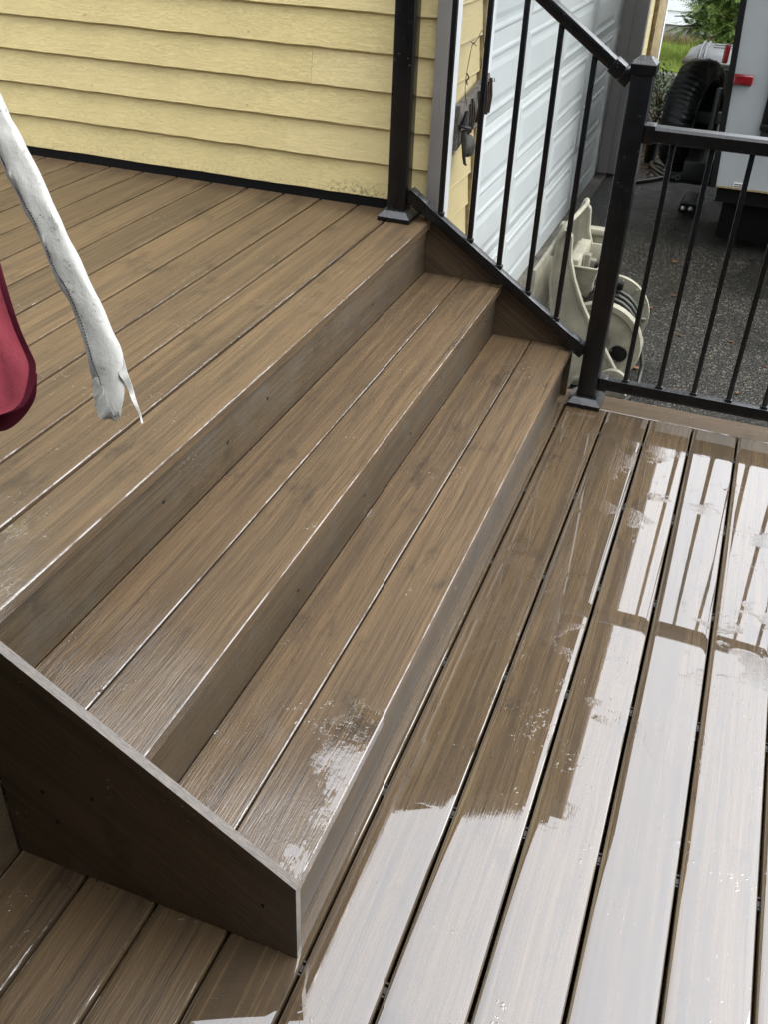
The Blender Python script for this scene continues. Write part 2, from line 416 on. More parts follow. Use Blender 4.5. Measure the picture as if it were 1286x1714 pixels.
class MB:
    def __init__(s): s.v = []; s.f = []
    def add(s, v, f):
        k = len(s.v); s.v += [Vector(x) for x in v]; s.f += [[i + k for i in q] for q in f]
    def bm(s, b):
        b.verts.ensure_lookup_table()
        for i, v in enumerate(b.verts): v.index = i
        s.add([v.co.copy() for v in b.verts], [[v.index for v in f.verts] for f in b.faces]); b.free()
    def box(s, x0, x1, y0, y1, z0, z1, bev=0.0, seg=2):
        b = bmesh.new(); bmesh.ops.create_cube(b, size=1)
        for v in b.verts:
            v.co = Vector(((x0 + x1) / 2 + v.co.x * (x1 - x0), (y0 + y1) / 2 + v.co.y * (y1 - y0), (z0 + z1) / 2 + v.co.z * (z1 - z0)))
        if bev: bmesh.ops.bevel(b, geom=b.edges[:], offset=bev, segments=seg, affect='EDGES', profile=0.5)
        s.bm(b)
    def bar(s, p0, p1, w, h, bev=0.0, up=(0, 0, 1)):
        p0, p1 = Vector(p0), Vector(p1)
        d = (p1 - p0); L = d.length; d.normalize()
        x = d.cross(Vector(up)).normalized(); z = x.cross(d)
        mt = Matrix((x, d, z)).transposed()
        b = bmesh.new(); bmesh.ops.create_cube(b, size=1)
        for v in b.verts: v.co = Vector((v.co.x * w, v.co.y * L, v.co.z * h))
        if bev: bmesh.ops.bevel(b, geom=b.edges[:], offset=bev, segments=2, affect='EDGES', profile=0.5)
        for v in b.verts: v.co = mt @ v.co + (p0 + p1) / 2
        s.bm(b)
    def tube(s, pts, r, n=8, cap=True, rx=None):
        pts = [Vector(p) for p in pts]
        rs = r if isinstance(r, (list, tuple)) else [r] * len(pts)
        ring = []; prev = None; k = len(s.v)
        for i, p in enumerate(pts):
            d = (pts[min(i + 1, len(pts) - 1)] - pts[max(i - 1, 0)]).normalized()
            if prev is None:
                a = d.orthogonal().normalized()
            else:
                a = (prev - d * prev.dot(d)).normalized()
            prev = a; c = d.cross(a)
            for j in range(n):
                t = 2 * math.pi * j / n
                s.v.append(p + (a * math.cos(t) + c * math.sin(t)) * rs[i])
        for i in range(len(pts) - 1):
            for j in range(n):
                s.f.append([k + i * n + j, k + i * n + (j + 1) % n, k + (i + 1) * n + (j + 1) % n, k + (i + 1) * n + j])
        if cap:
            s.f.append([k + j for j in range(n)][::-1]); s.f.append([k + (len(pts) - 1) * n + j for j in range(n)])
    def lathe(s, c, axis, prof, n=32):
        """prof: (radius, height along axis)"""
        c = Vector(c); ax = Vector(axis).normalized(); a = ax.orthogonal().normalized(); b = ax.cross(a); k = len(s.v)
        for (r, h) in prof:
            for j in range(n):
                t = 2 * math.pi * j / n
                s.v.append(c + ax * h + (a * math.cos(t) + b * math.sin(t)) * r)
        for i in range(len(prof) - 1):
            for j in range(n):
                s.f.append([k + i * n + j, k + i * n + (j + 1) % n, k + (i + 1) * n + (j + 1) % n, k + (i + 1) * n + j])
    def prism(s, poly, a, b, f):
        """poly of 2-D points extruded from a to b; f(u, v, w) -> point"""
        n = len(poly); k = len(s.v)
        s.v += [Vector(f(u, v, a)) for u, v in poly] + [Vector(f(u, v, b)) for u, v in poly]
        s.f.append([k + i for i in range(n)]); s.f.append([k + n + i for i in range(n)][::-1])
        for i in range(n):
            j = (i + 1) % n
            s.f.append([k + j, k + i, k + n + i, k + n + j])
    def build(s, name, m, parent=None, origin=None, smooth=None):
        return obj(name, s.v, s.f, m, parent, origin, smooth)
def fix_normals(o):
    b = bmesh.new(); b.from_mesh(o.data); bmesh.ops.recalc_face_normals(b, faces=b.faces); b.to_mesh(o.data); b.free(); return o
def box(name, x0, x1, y0, y1, z0, z1, m, parent=None, bev=0.0, smooth=30):
    b = MB(); b.box(x0, x1, y0, y1, z0, z1, bev)
    return b.build(name, m, parent, smooth=smooth if bev else None)
XZ = lambda u, v, w: (u, w, v)
YZ = lambda u, v, w: (w, u, v)
XY = lambda u, v, w: (u, v, w)

# ------------------------------------------------------------------ dimensions taken off the photograph
H, RUN, OV = 0.1773, 0.2633, 0.0136
Z3 = 3 * H
P, GAP, BT = 0.1430, 0.0066, 0.024
XG1, L, YE = 0.0173, 2.2253, 2.1687
GZ = -0.40                                   # driveway level

def board_mesh(name, w, length, t, m, crown=0.0010, edge=0.009, rnd=0.0034, rcrown=None):
    """one board along local Y, top face at z = 0, eased and slightly crowned"""
    h = w / 2
    top = [(-h, -rnd - crown), (-h + 0.0010, -rnd * 0.45 - crown), (-h + 0.0026, -crown * 0.92), (-h + edge * 0.55, -crown * 0.50), (-h + edge, -crown * 0.12), (-h + edge * 1.5, 0)]
    rc = crown if rcrown is None else rcrown
    top2 = [(-h, -rnd - rc), (-h + 0.0010, -rnd * 0.45 - rc), (-h + 0.0026, -rc * 0.92), (-h + edge * 0.55, -rc * 0.50), (-h + edge, -rc * 0.12), (-h + edge * 1.5, 0)]
    prof = [(-h, -t)] + top + [(-x, z) for x, z in reversed(top2)] + [(h, -t)]
    b = MB(); n = len(prof)
    b.v = [Vector((x, -length / 2, z)) for x, z in prof] + [Vector((x, length / 2, z)) for x, z in prof]
    b.f = [[i for i in range(n)], [n + i for i in range(n)][::-1]] + [[(i + 1) % n, i, n + i, n + (i + 1) % n] for i in range(n)]
    me = bpy.data.meshes.new(name)
    me.from_pydata(b.v, [], b.f)
    finish(me, m, 35)
    bb = bmesh.new(); bb.from_mesh(me); bmesh.ops.recalc_face_normals(bb, faces=bb.faces); bb.to_mesh(me); bb.free()
    return me
def board(me, name, loc, parent, rot=(0, 0, 0)):
    o = bpy.data.objects.new(name, me)
    o.rotation_euler = rot
    return link(o, parent, loc)

# ------------------------------------------------------------------ ground
def sheet(name, x0, x1, y0, y1, z, m, nx=1, ny=1, fz=None):
    v = []; f = []
    for j in range(ny + 1):
        for i in range(nx + 1):
            x = x0 + (x1 - x0) * i / nx; y = y0 + (y1 - y0) * j / ny
            v.append((x, y, z + (fz(x, y) if fz else 0)))
    for j in range(ny):
        for i in range(nx):
            a = j * (nx + 1) + i
            f.append([a, a + 1, a + nx + 2, a + nx + 1])
    o = obj(name, v, f, m, origin=(0, 0, 0), smooth=60)
    o['kind'] = 'structure'
    return o
sheet('ground', -150, 150, -150, 150, GZ - 0.03, 'lawn')['label'] = 'open ground around the house'
sheet('driveway', -0.545, 6, -4, 9.2, GZ, 'asphalt', 24, 48, lambda x, y: 0.004 * math.sin(3 * x + 1.3 * y) + 0.004 * math.sin(2.1 * y - x))['label'] = 'wet dark asphalt driveway'
box('concrete_apron', -0.80, -0.545, 2.28, 7.0, GZ - 0.1, GZ + 0.012, 'concrete', None, 0.004)['kind'] = 'structure'
sheet('planting_bed', -2.4, 2.5, 7.5, 10.3, GZ + 0.014, 'soil', 30, 24, lambda x, y: 0.03 * math.sin(7 * x) * math.sin(6 * y) - 0.03 * max(0, 8.2 - y))['label'] = 'leafy planting bed beyond the driveway'
sheet('lawn', -8, 8, 10.5, 13.95, GZ + 0.10, 'lawn', 20, 10, lambda x, y: -0.035 * (y - 10.5) + 0.015 * math.sin(3 * x + y))['label'] = 'green lawn beyond the bed'

# ------------------------------------------------------------------ house
house = thing('house', 'yellow clapboard house with grey corner trim and white garage door beside the deck', 'house', (-3, 5, GZ))
WY, WX = 2.2763, -0.515                     # front face of the gable siding, face of the garage siding
SL = 0.33                                   # roof slope
def roof_z(x): return 2.16 + (0.17 - x) * SL
b = MB()
b.prism([(-6.5, GZ), (-0.535, GZ), (-0.535, roof_z(-0.535) - 0.16), (-3.5, roof_z(-3.5) - 0.16), (-6.5, roof_z(-0.5) - 0.16)], WY + 0.020, WY + 0.12, XZ)
fix_normals(b.build('wall', 'yellow', house))
b = MB()
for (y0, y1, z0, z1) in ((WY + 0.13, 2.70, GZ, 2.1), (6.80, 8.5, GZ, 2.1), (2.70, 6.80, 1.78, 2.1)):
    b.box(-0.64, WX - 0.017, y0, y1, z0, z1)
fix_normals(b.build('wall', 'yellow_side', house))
# gable clapboards: every course its own board, wedge section, thick edge proud at the bottom
EXPO, ZB = 0.1125, 0.5665
def clap_x(x0, x1, z0, seedk):
    rng = random.Random(seedk)
    n = max(2, int((x1 - x0) / 0.05))
    v = []; f = []
    sec = [(0.0, 0.0), (0.0012, 0.006), (0.0165, EXPO + 0.018), (0.0195, EXPO + 0.018), (0.0195, -0.002), (0.003, -0.0025)]
    for i in range(n + 1):
        x = x0 + (x1 - x0) * i / n
        j = rng.uniform(-0.0012, 0.0012); w = 0.0012 * math.sin(i * 0.7 + seedk)
        for k, (d, z) in enumerate(sec):
            dz = j if k in (0, 1, 5) else 0
            v.append((x, WY + d + (w if k < 2 else 0), z0 + z + dz))
    m_ = len(sec)
    for i in range(n):
        for k in range(m_):
            f.append([i * m_ + k, i * m_ + (k + 1) % m_, (i + 1) * m_ + (k + 1) % m_, (i + 1) * m_ + k])
    f.append(list(range(m_))[::-1]); f.append([n * m_ + k for k in range(m_)])
    return fix_normals(obj('clapboard', v, f, 'yellow', house, smooth=25))
for k in range(15):
    z0 = ZB + k * EXPO
    if z0 > 2.0: break
    j = -0.9 - random.random() * 1.2 if k % 2 else -2.3 - random.random() * 1.2
    clap_x(-4.6, j - 0.0003, z0, k * 2 + 1)
    clap_x(j + 0.0003, -0.5655, z0, k * 2 + 2)
nb_ = MB()
for k in range(6):
    for x_ in (-3.05, -2.44, -1.83, -1.22, -0.66):
        xx_ = x_ + random.uniform(-0.02, 0.02)
        nb_.lathe((xx_, WY + 0.0025, ZB + k * EXPO + 0.022), (0, -1, 0), [(0.0, 0.0016), (0.0028, 0.0014), (0.0034, 0.0)], 8)
o = nb_.build('nail_head', 'yellow', house); o['kind'] = 'stuff'
# dark flashing strip between siding and deck
box('flashing', -4.6, -0.5655, WY + 0.006, WY + 0.018, 0.44, ZB + 0.012, 'flash', house)
# corner boards
box('corner_board', -0.560, -0.5045, 2.2575, 2.2760, GZ + 0.06, 2.1, 'grey_trim', house, 0.002)
box('corner_board', -0.525, -0.5045, 2.2762, 2.336, GZ + 0.06, 2.1, 'white_trim', house, 0.002)
# garage-side clapboards
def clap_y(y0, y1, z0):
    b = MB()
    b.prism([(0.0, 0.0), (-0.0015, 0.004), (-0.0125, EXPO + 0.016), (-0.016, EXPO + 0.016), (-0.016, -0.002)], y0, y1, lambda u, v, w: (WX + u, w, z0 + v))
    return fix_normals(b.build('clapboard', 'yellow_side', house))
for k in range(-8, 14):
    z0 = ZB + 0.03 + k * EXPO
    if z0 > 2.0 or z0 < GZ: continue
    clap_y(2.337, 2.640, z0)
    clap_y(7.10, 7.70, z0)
# garage opening trim
box('door_trim', -0.545, WX + 0.006, 2.641, 2.672, GZ + 0.01, 1.80, 'raw_wood', house, 0.002)
box('door_trim', -0.665, -0.5005, 2.673, 2.735, GZ + 0.012, 1.80, 'white_trim', house, 0.003)
box('door_jamb', -0.67, -0.545, 6.760, 6.80, GZ + 0.012, 1.80, 'jamb', house, 0.003)
box('door_jamb', -0.5435, -0.452, 6.765, 6.86, GZ + 0.012, 1.80, 'jamb', house, 0.003)
box('door_header', -0.665, -0.503, 2.736, 6.758, 1.70, 1.80, 'white_trim', house, 0.003)
box('corner_board', -0.53, -0.497, 7.86, 8.42, GZ + 0.02, 2.1, 'raw_wood', house, 0.003)
box('corner_board', -0.53, -0.490, 8.425, 8.52, GZ + 0.02, 2.1, 'white_trim', house, 0.003)
# sectional garage door
DX = -0.622
door = MB()
zs_ = [-0.385, -0.005, 0.626, 1.257, 1.70]
gd = None
for i in range(4):
    b = MB(); b.box(DX - 0.04, DX, 2.737, 6.757, zs_[i] + 0.002, zs_[i + 1] - 0.002, 0.003)
    o = b.build('garage_door' if gd is None else 'door_section', 'door', house if gd is None else gd, smooth=30)
    if gd is None: gd = o
def door_panel(y0, y1, z0, z1):
    # stamped frame: groove, raised lip, sloped field
    loops = [(0.0, 0.0004), (0.010, 0.0055), (0.018, 0.0055), (0.032, 0.0010), (0.046, 0.0010), (0.070, 0.0058)]
    v = []; f = []
    for (ins, d) in loops:
        v += [(DX + d, y0 + ins, z0 + ins), (DX + d, y1 - ins, z0 + ins), (DX + d, y1 - ins, z1 - ins), (DX + d, y0 + ins, z1 - ins)]
    for i in range(len(loops) - 1):
        for k in range(4):
            f.append([i * 4 + k, i * 4 + (k + 1) % 4, i * 4 + 4 + (k + 1) % 4, i * 4 + 4 + k])
    f.append([len(v) - 4 + k for k in range(4)])
    return obj('door_panel', v, f, 'door', gd)
for row in range(6):                             # rows of long raised panels
    for ys in range(4):
        y0 = 2.94 + 0.895 * ys
        door_panel(y0, y0 + 0.785, -0.288 + 0.3155 * row, -0.288 + 0.3155 * row + 0.252)
box('weather_strip', DX - 0.03, DX - 0.004, 2.74, 6.755, GZ + 0.0125, -0.384, 'rubber', gd)
# unseen wall and roof added behind the camera to shade everything facing them
box('shade_wall', -6.5, 5.0, -2.9, -2.75, GZ, 3.0, 'shade_paint', house)
b = MB(); b.prism([(-2.2, 2.75), (-2.2, 2.85), (-5.5, 4.6), (-5.5, 4.5)], -6.6, 5.1, lambda u, v, w: (w, u, v)); fix_normals(b.build('shade_roof', 'roof', house))
# roof: slopes, boarded soffit, rake and gutter (seen in the wet boards as a dark reflection)
b = MB(); b.prism([(0.17, roof_z(0.17) - 0.03), (0.17, roof_z(0.17) + 0.02), (-3.5, roof_z(-3.5) + 0.02), (-7.2, roof_z(0.17) + 0.02), (-7.2, roof_z(0.17) - 0.03), (-3.5, roof_z(-3.5) - 0.03)], 2.20, 9.2, XZ)
roof = fix_normals(b.build('roof', 'roof', house))
b = MB(); b.prism([(0.14, roof_z(0.17) - 0.06), (-0.50, roof_z(0.17) - 0.06), (-0.50, roof_z(0.17) - 0.04), (0.14, roof_z(0.17) - 0.04)], 2.24, 9.1, XZ)
fix_normals(b.build('soffit', 'soffit', roof))
b = MB(); b.prism([(0.17, roof_z(0.17) - 0.13), (0.17, roof_z(0.17) - 0.032), (-3.5, roof_z(-3.5) - 0.032), (-3.5, roof_z(-3.5) - 0.17)], 2.205, 2.235, XZ)
fix_normals(b.build('rake_board', 'soffit', roof))
b = MB(); b.prism([(0.145, roof_z(0.17) - 0.15), (0.25, roof_z(0.17) - 0.13), (0.265, roof_z(0.17) - 0.02), (0.172, roof_z(0.17) - 0.02)], 2.21, 9.1, XZ)
fix_normals(b.build('gutter', 'soffit', roof))

# ------------------------------------------------------------------ upper deck
ud = thing('upper_deck', 'brown composite upper deck in front of the yellow clapboard wall', 'deck', (-1.2, 1, 0))
me = board_mesh('upper_board', P - GAP - 0.0012, 3.55, BT, 'tread', 0.0002, 0.005, 0.0018)
board(me, 'board', (-2 * RUN - 0.0695, 0.505, Z3), ud)
x = -0.6689 - P / 2
for k in range(18):
    board(me, 'board', (x - k * P, 0.505, Z3 - 0.0003 * (k % 2)), ud)
box('skirt', -0.5725, -0.5535, -1.26, -0.002, 0.004, Z3 - BT - 0.002, 'riser', ud)
for y in (-1.0, -0.2, 0.6, 1.4, 2.15):
    box('joist', -3.2, -0.62, y, y + 0.04, Z3 - BT - 0.16, Z3 - BT - 0.001, 'flash', ud)

# ------------------------------------------------------------------ lower deck
ld = thing('lower_deck', 'wet brown composite lower deck with puddles reflecting the railing and sky', 'deck', (0.5, 0.5, 0))
me = board_mesh('lower_board', P - GAP, YE - 0.0025 + 2.3, BT, 'deck', 0.0024, 0.011, 0.0028, 0.0006)
for k in range(-5, 13):
    xc = XG1 + (k - 0.5) * P
    board(me, 'board', (xc, (YE - 0.0025 - 2.3) / 2, random.uniform(-0.0006, 0.0)), ld, (0, R(random.uniform(-0.22, 0.22)), 0))
me = board_mesh('border_board', 0.112, 2.0, BT, 'border', 0.0005, 0.008)
board(me, 'border_board', (-0.016 + 1.0, YE + 0.0025 + 0.056, 0), ld, (0, 0, R(-90)))
box('rim_board', -0.7, 2.0, YE + 0.095, YE + 0.112, -0.30, -0.0255, 'riser', ld)
for y in (-1.6, -1.2, -0.8, -0.4, 0.0, 0.4, 0.8, 1.2, 1.6, 2.02):
    box('joist', -0.72, 2.0, y - 0.019, y + 0.019, -0.24, -BT - 0.0012, 'flash', ld)
# hidden fasteners sitting in the gaps
b = MB(); b.box(-0.0026, 0.0026, -0.006, 0.006, -0.016, -0.011); b.box(-0.0030, 0.0030, -0.013, -0.010, -0.014, -0.0095); b.box(-0.0030, 0.0030, 0.011, 0.014, -0.014, -0.0095)
clip0 = b.build('deck_clip', 'bin_dark', ld, origin=(0, 0, 0))
first = True
for k in range(0, 9):
    for y in (-0.4, 0.0, 0.4, 0.8, 1.2, 1.6, 2.02):
        loc = Vector((XG1 + k * P, y + random.uniform(-0.012, 0.012), 0))
        if first: clip0.location = loc - WL[ld.name]; WL[clip0.name] = loc; first = False
        else: dup(clip0, loc, ld)

# ------------------------------------------------------------------ stairs
st = thing('deck_stairs', 'three riser composite stairs with closed side boards between the two decks', 'stairs', (-0.25, 1.1, 0))
Y0, Y1 = 0.0165, L
YC, YL = (Y0 + Y1) / 2, Y1 - Y0 - 0.001
for k in (1, 2):                             # tread with its nose at x = -(k-1)*RUN
    xn = -(k - 1) * RUN
    wb_ = 0.1395 - 0.0022
    mt = board_mesh('tread_front', wb_, YL, BT, 'tread', 0.0001, 0.004, 0.0016)
    board(mt, 'tread_board', (xn - wb_ / 2, YC, k * H), st)
    x1_ = xn - 0.1395 - 0.0022; x0_ = xn - RUN - OV - 0.0005
    mt = board_mesh('tread_back', x1_ - x0_, YL, BT, 'tread', 0.0001, 0.004, 0.0016)
    board(mt, 'tread_board', ((x0_ + x1_) / 2, YC, k * H), st)
for k in (0, 1, 2):                          # risers
    xf = -k * RUN - OV - (0.0024 if k == 0 else 0)
    box('riser', xf - 0.018, xf, Y0 + 0.0005, Y1 - 0.0005, k * H + 0.0012, (k + 1) * H - BT - 0.0005, 'riser', st, 0.0012)
def on_slope(x): return 0.1897 + (0.0049 - x) * H / RUN
def stringer(y0, y1, y_in):
    top0, topB = on_slope(0.0049), on_slope(-0.5500)
    w = 0.225                                # vertical depth of the upper plank
    zl = lambda x: on_slope(x) - w - 0.107
    xk = -0.279
    b = MB(); b.prism([(0.0049, 0.0015), (0.0049, top0), (-0.5500, topB), (-0.5500, 0.1735), (xk, 0.0015)], y0, y1, XZ)
    o = fix_normals(b.build('side_board', 'stringer', st))
    o.data.materials.append(M['cut_edge'])
    for pl in o.data.polygons:
        if abs(pl.normal.y) < 0.5 and (pl.normal.z > 0.3 or pl.normal.x > 0.9): pl.material_index = 1
    b = MB(); b.prism([(xk - 0.004, 0.0015), (-0.5500, 0.1705), (-0.5500, 0.0015)], y0 + 0.0012, y1 - 0.0012, XZ)
    fix_normals(b.build('side_board', 'stringer', st))
    return o
stringer(0.0, 0.016, 0)
stringer(L + 0.0005, L + 0.0215, 0)
def screw(p, n):
    b = MB(); b.lathe(p, n, [(0.0, 0.0006), (0.0022, 0.0006), (0.0034, 0.0003), (0.0040, 0.0012), (0.0048, 0.0001)], 10)
    b.build('screw', 'dark_steel', st, smooth=40)
for (x_, z_) in ((-0.463, 0.205), (-0.445, 0.135), (-0.36, 0.235), (-0.055, 0.115)):
    screw((x_, -0.0002, z_), (0, -1, 0))
for (k, y_, z_) in ((2, 0.55, .08), (2, 1.02, 0.09), (2, 0.82, .075), (2, 1.72, .07), (1, 0.62, .06), (1, 1.0, .07), (1, 1.35, .06)):
    screw((-k * RUN - OV + 0.0002, y_, k * H + z_), (1, 0, 0))

# ------------------------------------------------------------------ railings
PW = 0.0626
sr = thing('stair_railing', 'black metal stair railing with two square posts and sloping rails', 'railing', (-0.28, 2.2, 0))
def post(px, py, z0, z1, parent):
    a = PW / 2
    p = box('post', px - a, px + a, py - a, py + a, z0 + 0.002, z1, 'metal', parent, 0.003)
    b = MB(); c = 0.056                      # skirt: flat rim, sloping shoulders, square collar
    r = [(c, z0 + 0.0006), (c, z0 + 0.015), (c - 0.003, z0 + 0.018), (a + 0.007, z0 + 0.033), (a + 0.006, z0 + 0.036), (a + 0.0006, z0 + 0.036)]
    v = []; f = []
    for (q, z) in r: v += [(px - q, py - q, z), (px + q, py - q, z), (px + q, py + q, z), (px - q, py + q, z)]
    for i in range(len(r) - 1):
        for k in range(4): f.append([i * 4 + k, i * 4 + (k + 1) % 4, i * 4 + 4 + (k + 1) % 4, i * 4 + 4 + k])
    f.append([3, 2, 1, 0])
    obj('base_skirt', v, f, 'metal', p, smooth=20)
    r = [(a + 0.0045, z1 - 0.022), (a + 0.0045, z1 + 0.004), (a + 0.0035, z1 + 0.006), (a * 0.52, z1 + 0.021), (a * 0.45, z1 + 0.022)]
    v = []; f = []
    for (q, z) in r: v += [(px - q, py - q, z), (px + q, py - q, z), (px + q, py + q, z), (px - q, py + q, z)]
    for i in range(len(r) - 1):
        for k in range(4): f.append([i * 4 + k, i * 4 + (k + 1) % 4, i * 4 + 4 + (k + 1) % 4, i * 4 + 4 + k])
    f.append([len(v) - 4 + k for k in range(4)]); f.append([3, 2, 1, 0])
    obj('post_cap', v, f, 'metal', p, smooth=20)
    return p
P1x, P2x, PY = -0.6357, 0.0791, 2.205
post(P2x, PY, 0.0, 1.070, sr)
post(P1x, PY, Z3, Z3 + 1.13, sr)
slp = H / RUN
def zbot(x): return 0.2085 + (0.034 - x) * slp + 0.004         # top face of the lower sloping rail
def ztop(x): return 1.008 + (0.040 - x) * slp + 0.001         # under face of the upper sloping rail
hr = 0.034
ct = math.cos(math.atan(slp))
def sloped(x0, x1, zf, off, w, h, name, bev=0.004):
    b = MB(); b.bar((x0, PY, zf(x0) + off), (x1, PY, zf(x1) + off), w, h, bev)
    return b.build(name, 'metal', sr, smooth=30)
xa, xb = P1x + PW / 2, P2x - PW / 2
sloped(xa + 0.004, xb - 0.004, zbot, -0.5 * 0.036 / ct, 0.034, 0.036, 'bottom_rail')
sloped(xa + 0.004, xb - 0.004, ztop, 0.5 * 0.036 / ct, 0.045, 0.036, 'top_rail', 0.008)
for zf, o_, w_ in ((zbot, -0.5 * 0.036 / ct, 0.0405), (ztop, 0.5 * 0.036 / ct, 0.0505)):
    for (x0, x1) in ((xa + 0.001, xa + 0.026), (xa + 0.0275, xa + 0.058), (xb - 0.026, xb - 0.001), (xb - 0.058, xb - 0.0275)):
        sloped(x0, x1, zf, o_, w_, 0.0425, 'rail_bracket', 0.002)
for xx in (-0.49, -0.3835, -0.277, -0.1705, -0.064):
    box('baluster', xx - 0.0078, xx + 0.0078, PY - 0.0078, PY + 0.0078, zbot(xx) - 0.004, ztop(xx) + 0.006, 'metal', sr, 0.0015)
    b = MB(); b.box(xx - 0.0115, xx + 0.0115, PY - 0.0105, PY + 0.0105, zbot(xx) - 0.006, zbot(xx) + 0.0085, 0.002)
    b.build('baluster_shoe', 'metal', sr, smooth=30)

lr = thing('deck_railing', 'low black metal railing along the outer edge of the lower deck', 'railing', (0.9, 2.2, 0))
x0, x1 = P2x + PW / 2 + 0.001, 1.93
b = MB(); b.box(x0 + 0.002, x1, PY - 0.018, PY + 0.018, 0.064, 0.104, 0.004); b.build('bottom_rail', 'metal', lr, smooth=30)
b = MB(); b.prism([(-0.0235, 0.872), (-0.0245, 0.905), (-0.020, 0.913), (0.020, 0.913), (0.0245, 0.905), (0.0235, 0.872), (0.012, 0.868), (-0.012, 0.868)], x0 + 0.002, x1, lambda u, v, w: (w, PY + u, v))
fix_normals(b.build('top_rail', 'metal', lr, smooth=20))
box('rail_bracket', x0, x0 + 0.030, PY - 0.0275, PY + 0.0275, 0.8655, 0.9165, 'metal', lr, 0.002)
box('rail_bracket', x0, x0 + 0.030, PY - 0.0215, PY + 0.0215, 0.0605, 0.1075, 'metal', lr, 0.002)
bal = None
for k in range(15):
    xx = 0.198 + 0.1113 * k
    if bal is None:
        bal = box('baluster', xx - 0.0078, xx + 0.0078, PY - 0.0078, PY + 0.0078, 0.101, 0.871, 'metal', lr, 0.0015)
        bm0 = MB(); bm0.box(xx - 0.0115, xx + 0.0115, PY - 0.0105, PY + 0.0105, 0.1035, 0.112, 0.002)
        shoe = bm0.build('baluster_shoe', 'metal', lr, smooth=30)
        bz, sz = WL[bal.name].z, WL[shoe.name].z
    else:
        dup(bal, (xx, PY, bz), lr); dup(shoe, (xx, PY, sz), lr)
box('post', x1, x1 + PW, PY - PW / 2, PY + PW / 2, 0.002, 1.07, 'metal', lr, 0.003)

# ------------------------------------------------------------------ hanging cloths in the left foreground
def catmull(pts, n):
    out = []
    P_ = [Vector(p) for p in pts]
    P_ = [P_[0] * 2 - P_[1]] + P_ + [P_[-1] * 2 - P_[-2]]
    for i in range(1, len(P_) - 2):
        for j in range(n):
            t = j / n
            a, b_, c, d = P_[i - 1], P_[i], P_[i + 1], P_[i + 2]
            out.append(0.5 * ((2 * b_) + (c - a) * t + (2 * a - 5 * b_ + 4 * c - d) * t * t + (3 * b_ - a - 3 * c + d) * t ** 3))
    out.append(P_[-2])
    return out
FW = Vector((-0.2692, 0.7794, -0.5657))
SLL = [(-0.6779, 0.386, 1.2925), (-0.6329, 0.3466, 1.2168), (-0.5853, 0.3138, 1.149), (-0.5599, 0.3001, 1.118), (-0.5352, 0.2879, 1.0895), (-0.507, 0.2752, 1.0586), (-0.4755, 0.2548, 1.0155), (-0.448, 0.2437, 0.987), (-0.4205, 0.2253, 0.9487), (-0.398, 0.2034, 0.9077), (-0.3826, 0.1925, 0.8855), (-0.3699, 0.1804, 0.8627), (-0.3583, 0.1719, 0.8456)]
SLR = [(-0.6714, 0.4089, 1.3209), (-0.6353, 0.3815, 1.266), (-0.5997, 0.3591, 1.2182), (-0.5783, 0.3482, 1.193), (-0.5518, 0.3361, 1.1638), (-0.51, 0.3145, 1.1141), (-0.4804, 0.2975, 1.0766), (-0.451, 0.2829, 1.0426), (-0.4137, 0.2632, 0.9976), (-0.3809, 0.2453, 0.9574), (-0.3576, 0.23, 0.9252), (-0.3491, 0.2127, 0.8974), (-0.339, 0.1961, 0.8696)]
sleeve = thing('cloth_sleeve', 'dirty white vinyl cloth sleeve with a torn frayed end hanging over the upper deck', 'cloth sleeve', (-0.5, 0.28, 1.05))
la, lb = catmull(SLL, 6), catmull(SLR, 6)
b = MB(); n = 20
rng = random.Random(3)
ph = [rng.uniform(0, 6.28) for _ in range(20)]
for i, (a, c) in enumerate(zip(la, lb)):
    t = i / (len(la) - 1)
    mid = (a + c) / 2; hx = (c - a) / 2
    u_ = max(0.0, (t - 0.93) / 0.07); hx = hx * max(0.22, math.sqrt(max(0.0, 1 - u_ * u_))); w = hx.length
    for j in range(n):
        q = 2 * math.pi * j / n
        cx_, cy_ = math.cos(q), math.sin(q)
        cx_ = math.copysign(abs(cx_) ** 0.8, cx_)
        wr = 1 + 0.20 * math.sin(3 * q + 17 * t + ph[1]) * math.sin(23 * t + ph[2]) + 0.13 * math.sin(5 * q + 41 * t + ph[3]) + 0.08 * math.sin(9 * q - 70 * t + ph[5])
        th = w * (0.42 - 0.16 * t) * wr
        p = mid + hx * cx_ * (1 + 0.03 * math.sin(60 * t + ph[4] + q)) - FW * (cy_ * th)
        if i == len(la) - 1: p += Vector((0.003 * math.sin(4 * q), 0, -0.006 * math.sin(3 * q + 1)))
        b.v.append(p)
for i in range(len(la) - 1):
    for j in range(n):
        b.f.append([i * n + j, i * n + (j + 1) % n, (i + 1) * n + (j + 1) % n, (i + 1) * n + j])
b.f.append([(len(la) - 1) * n + j for j in range(n)])
fix_normals(b.build('sleeve', 'white_cloth', sleeve, smooth=60))
b = MB()
for i in range(6, len(la) - 3):                 # dark running stitch along the left side
    for s_i in (0.2, 0.7):
        a0 = la[i].lerp(la[i + 1], s_i); c0 = lb[i].lerp(lb[i + 1], s_i)
        a1 = la[i].lerp(la[i + 1], min(1, s_i + 0.28)); c1 = lb[i].lerp(lb[i + 1], min(1, s_i + 0.28))
        w = (c0 - a0).length / 2
        tt = 0.13 + 0.10 * (i / len(la))
        k0 = a0.lerp(c0, tt) - FW * (w * 0.30); k1 = a1.lerp(c1, tt) - FW * (w * 0.30)
        b.tube([k0, k1], 0.0010, 5)
o = b.build('stitching', 'thread', sleeve); o['kind'] = 'stuff'
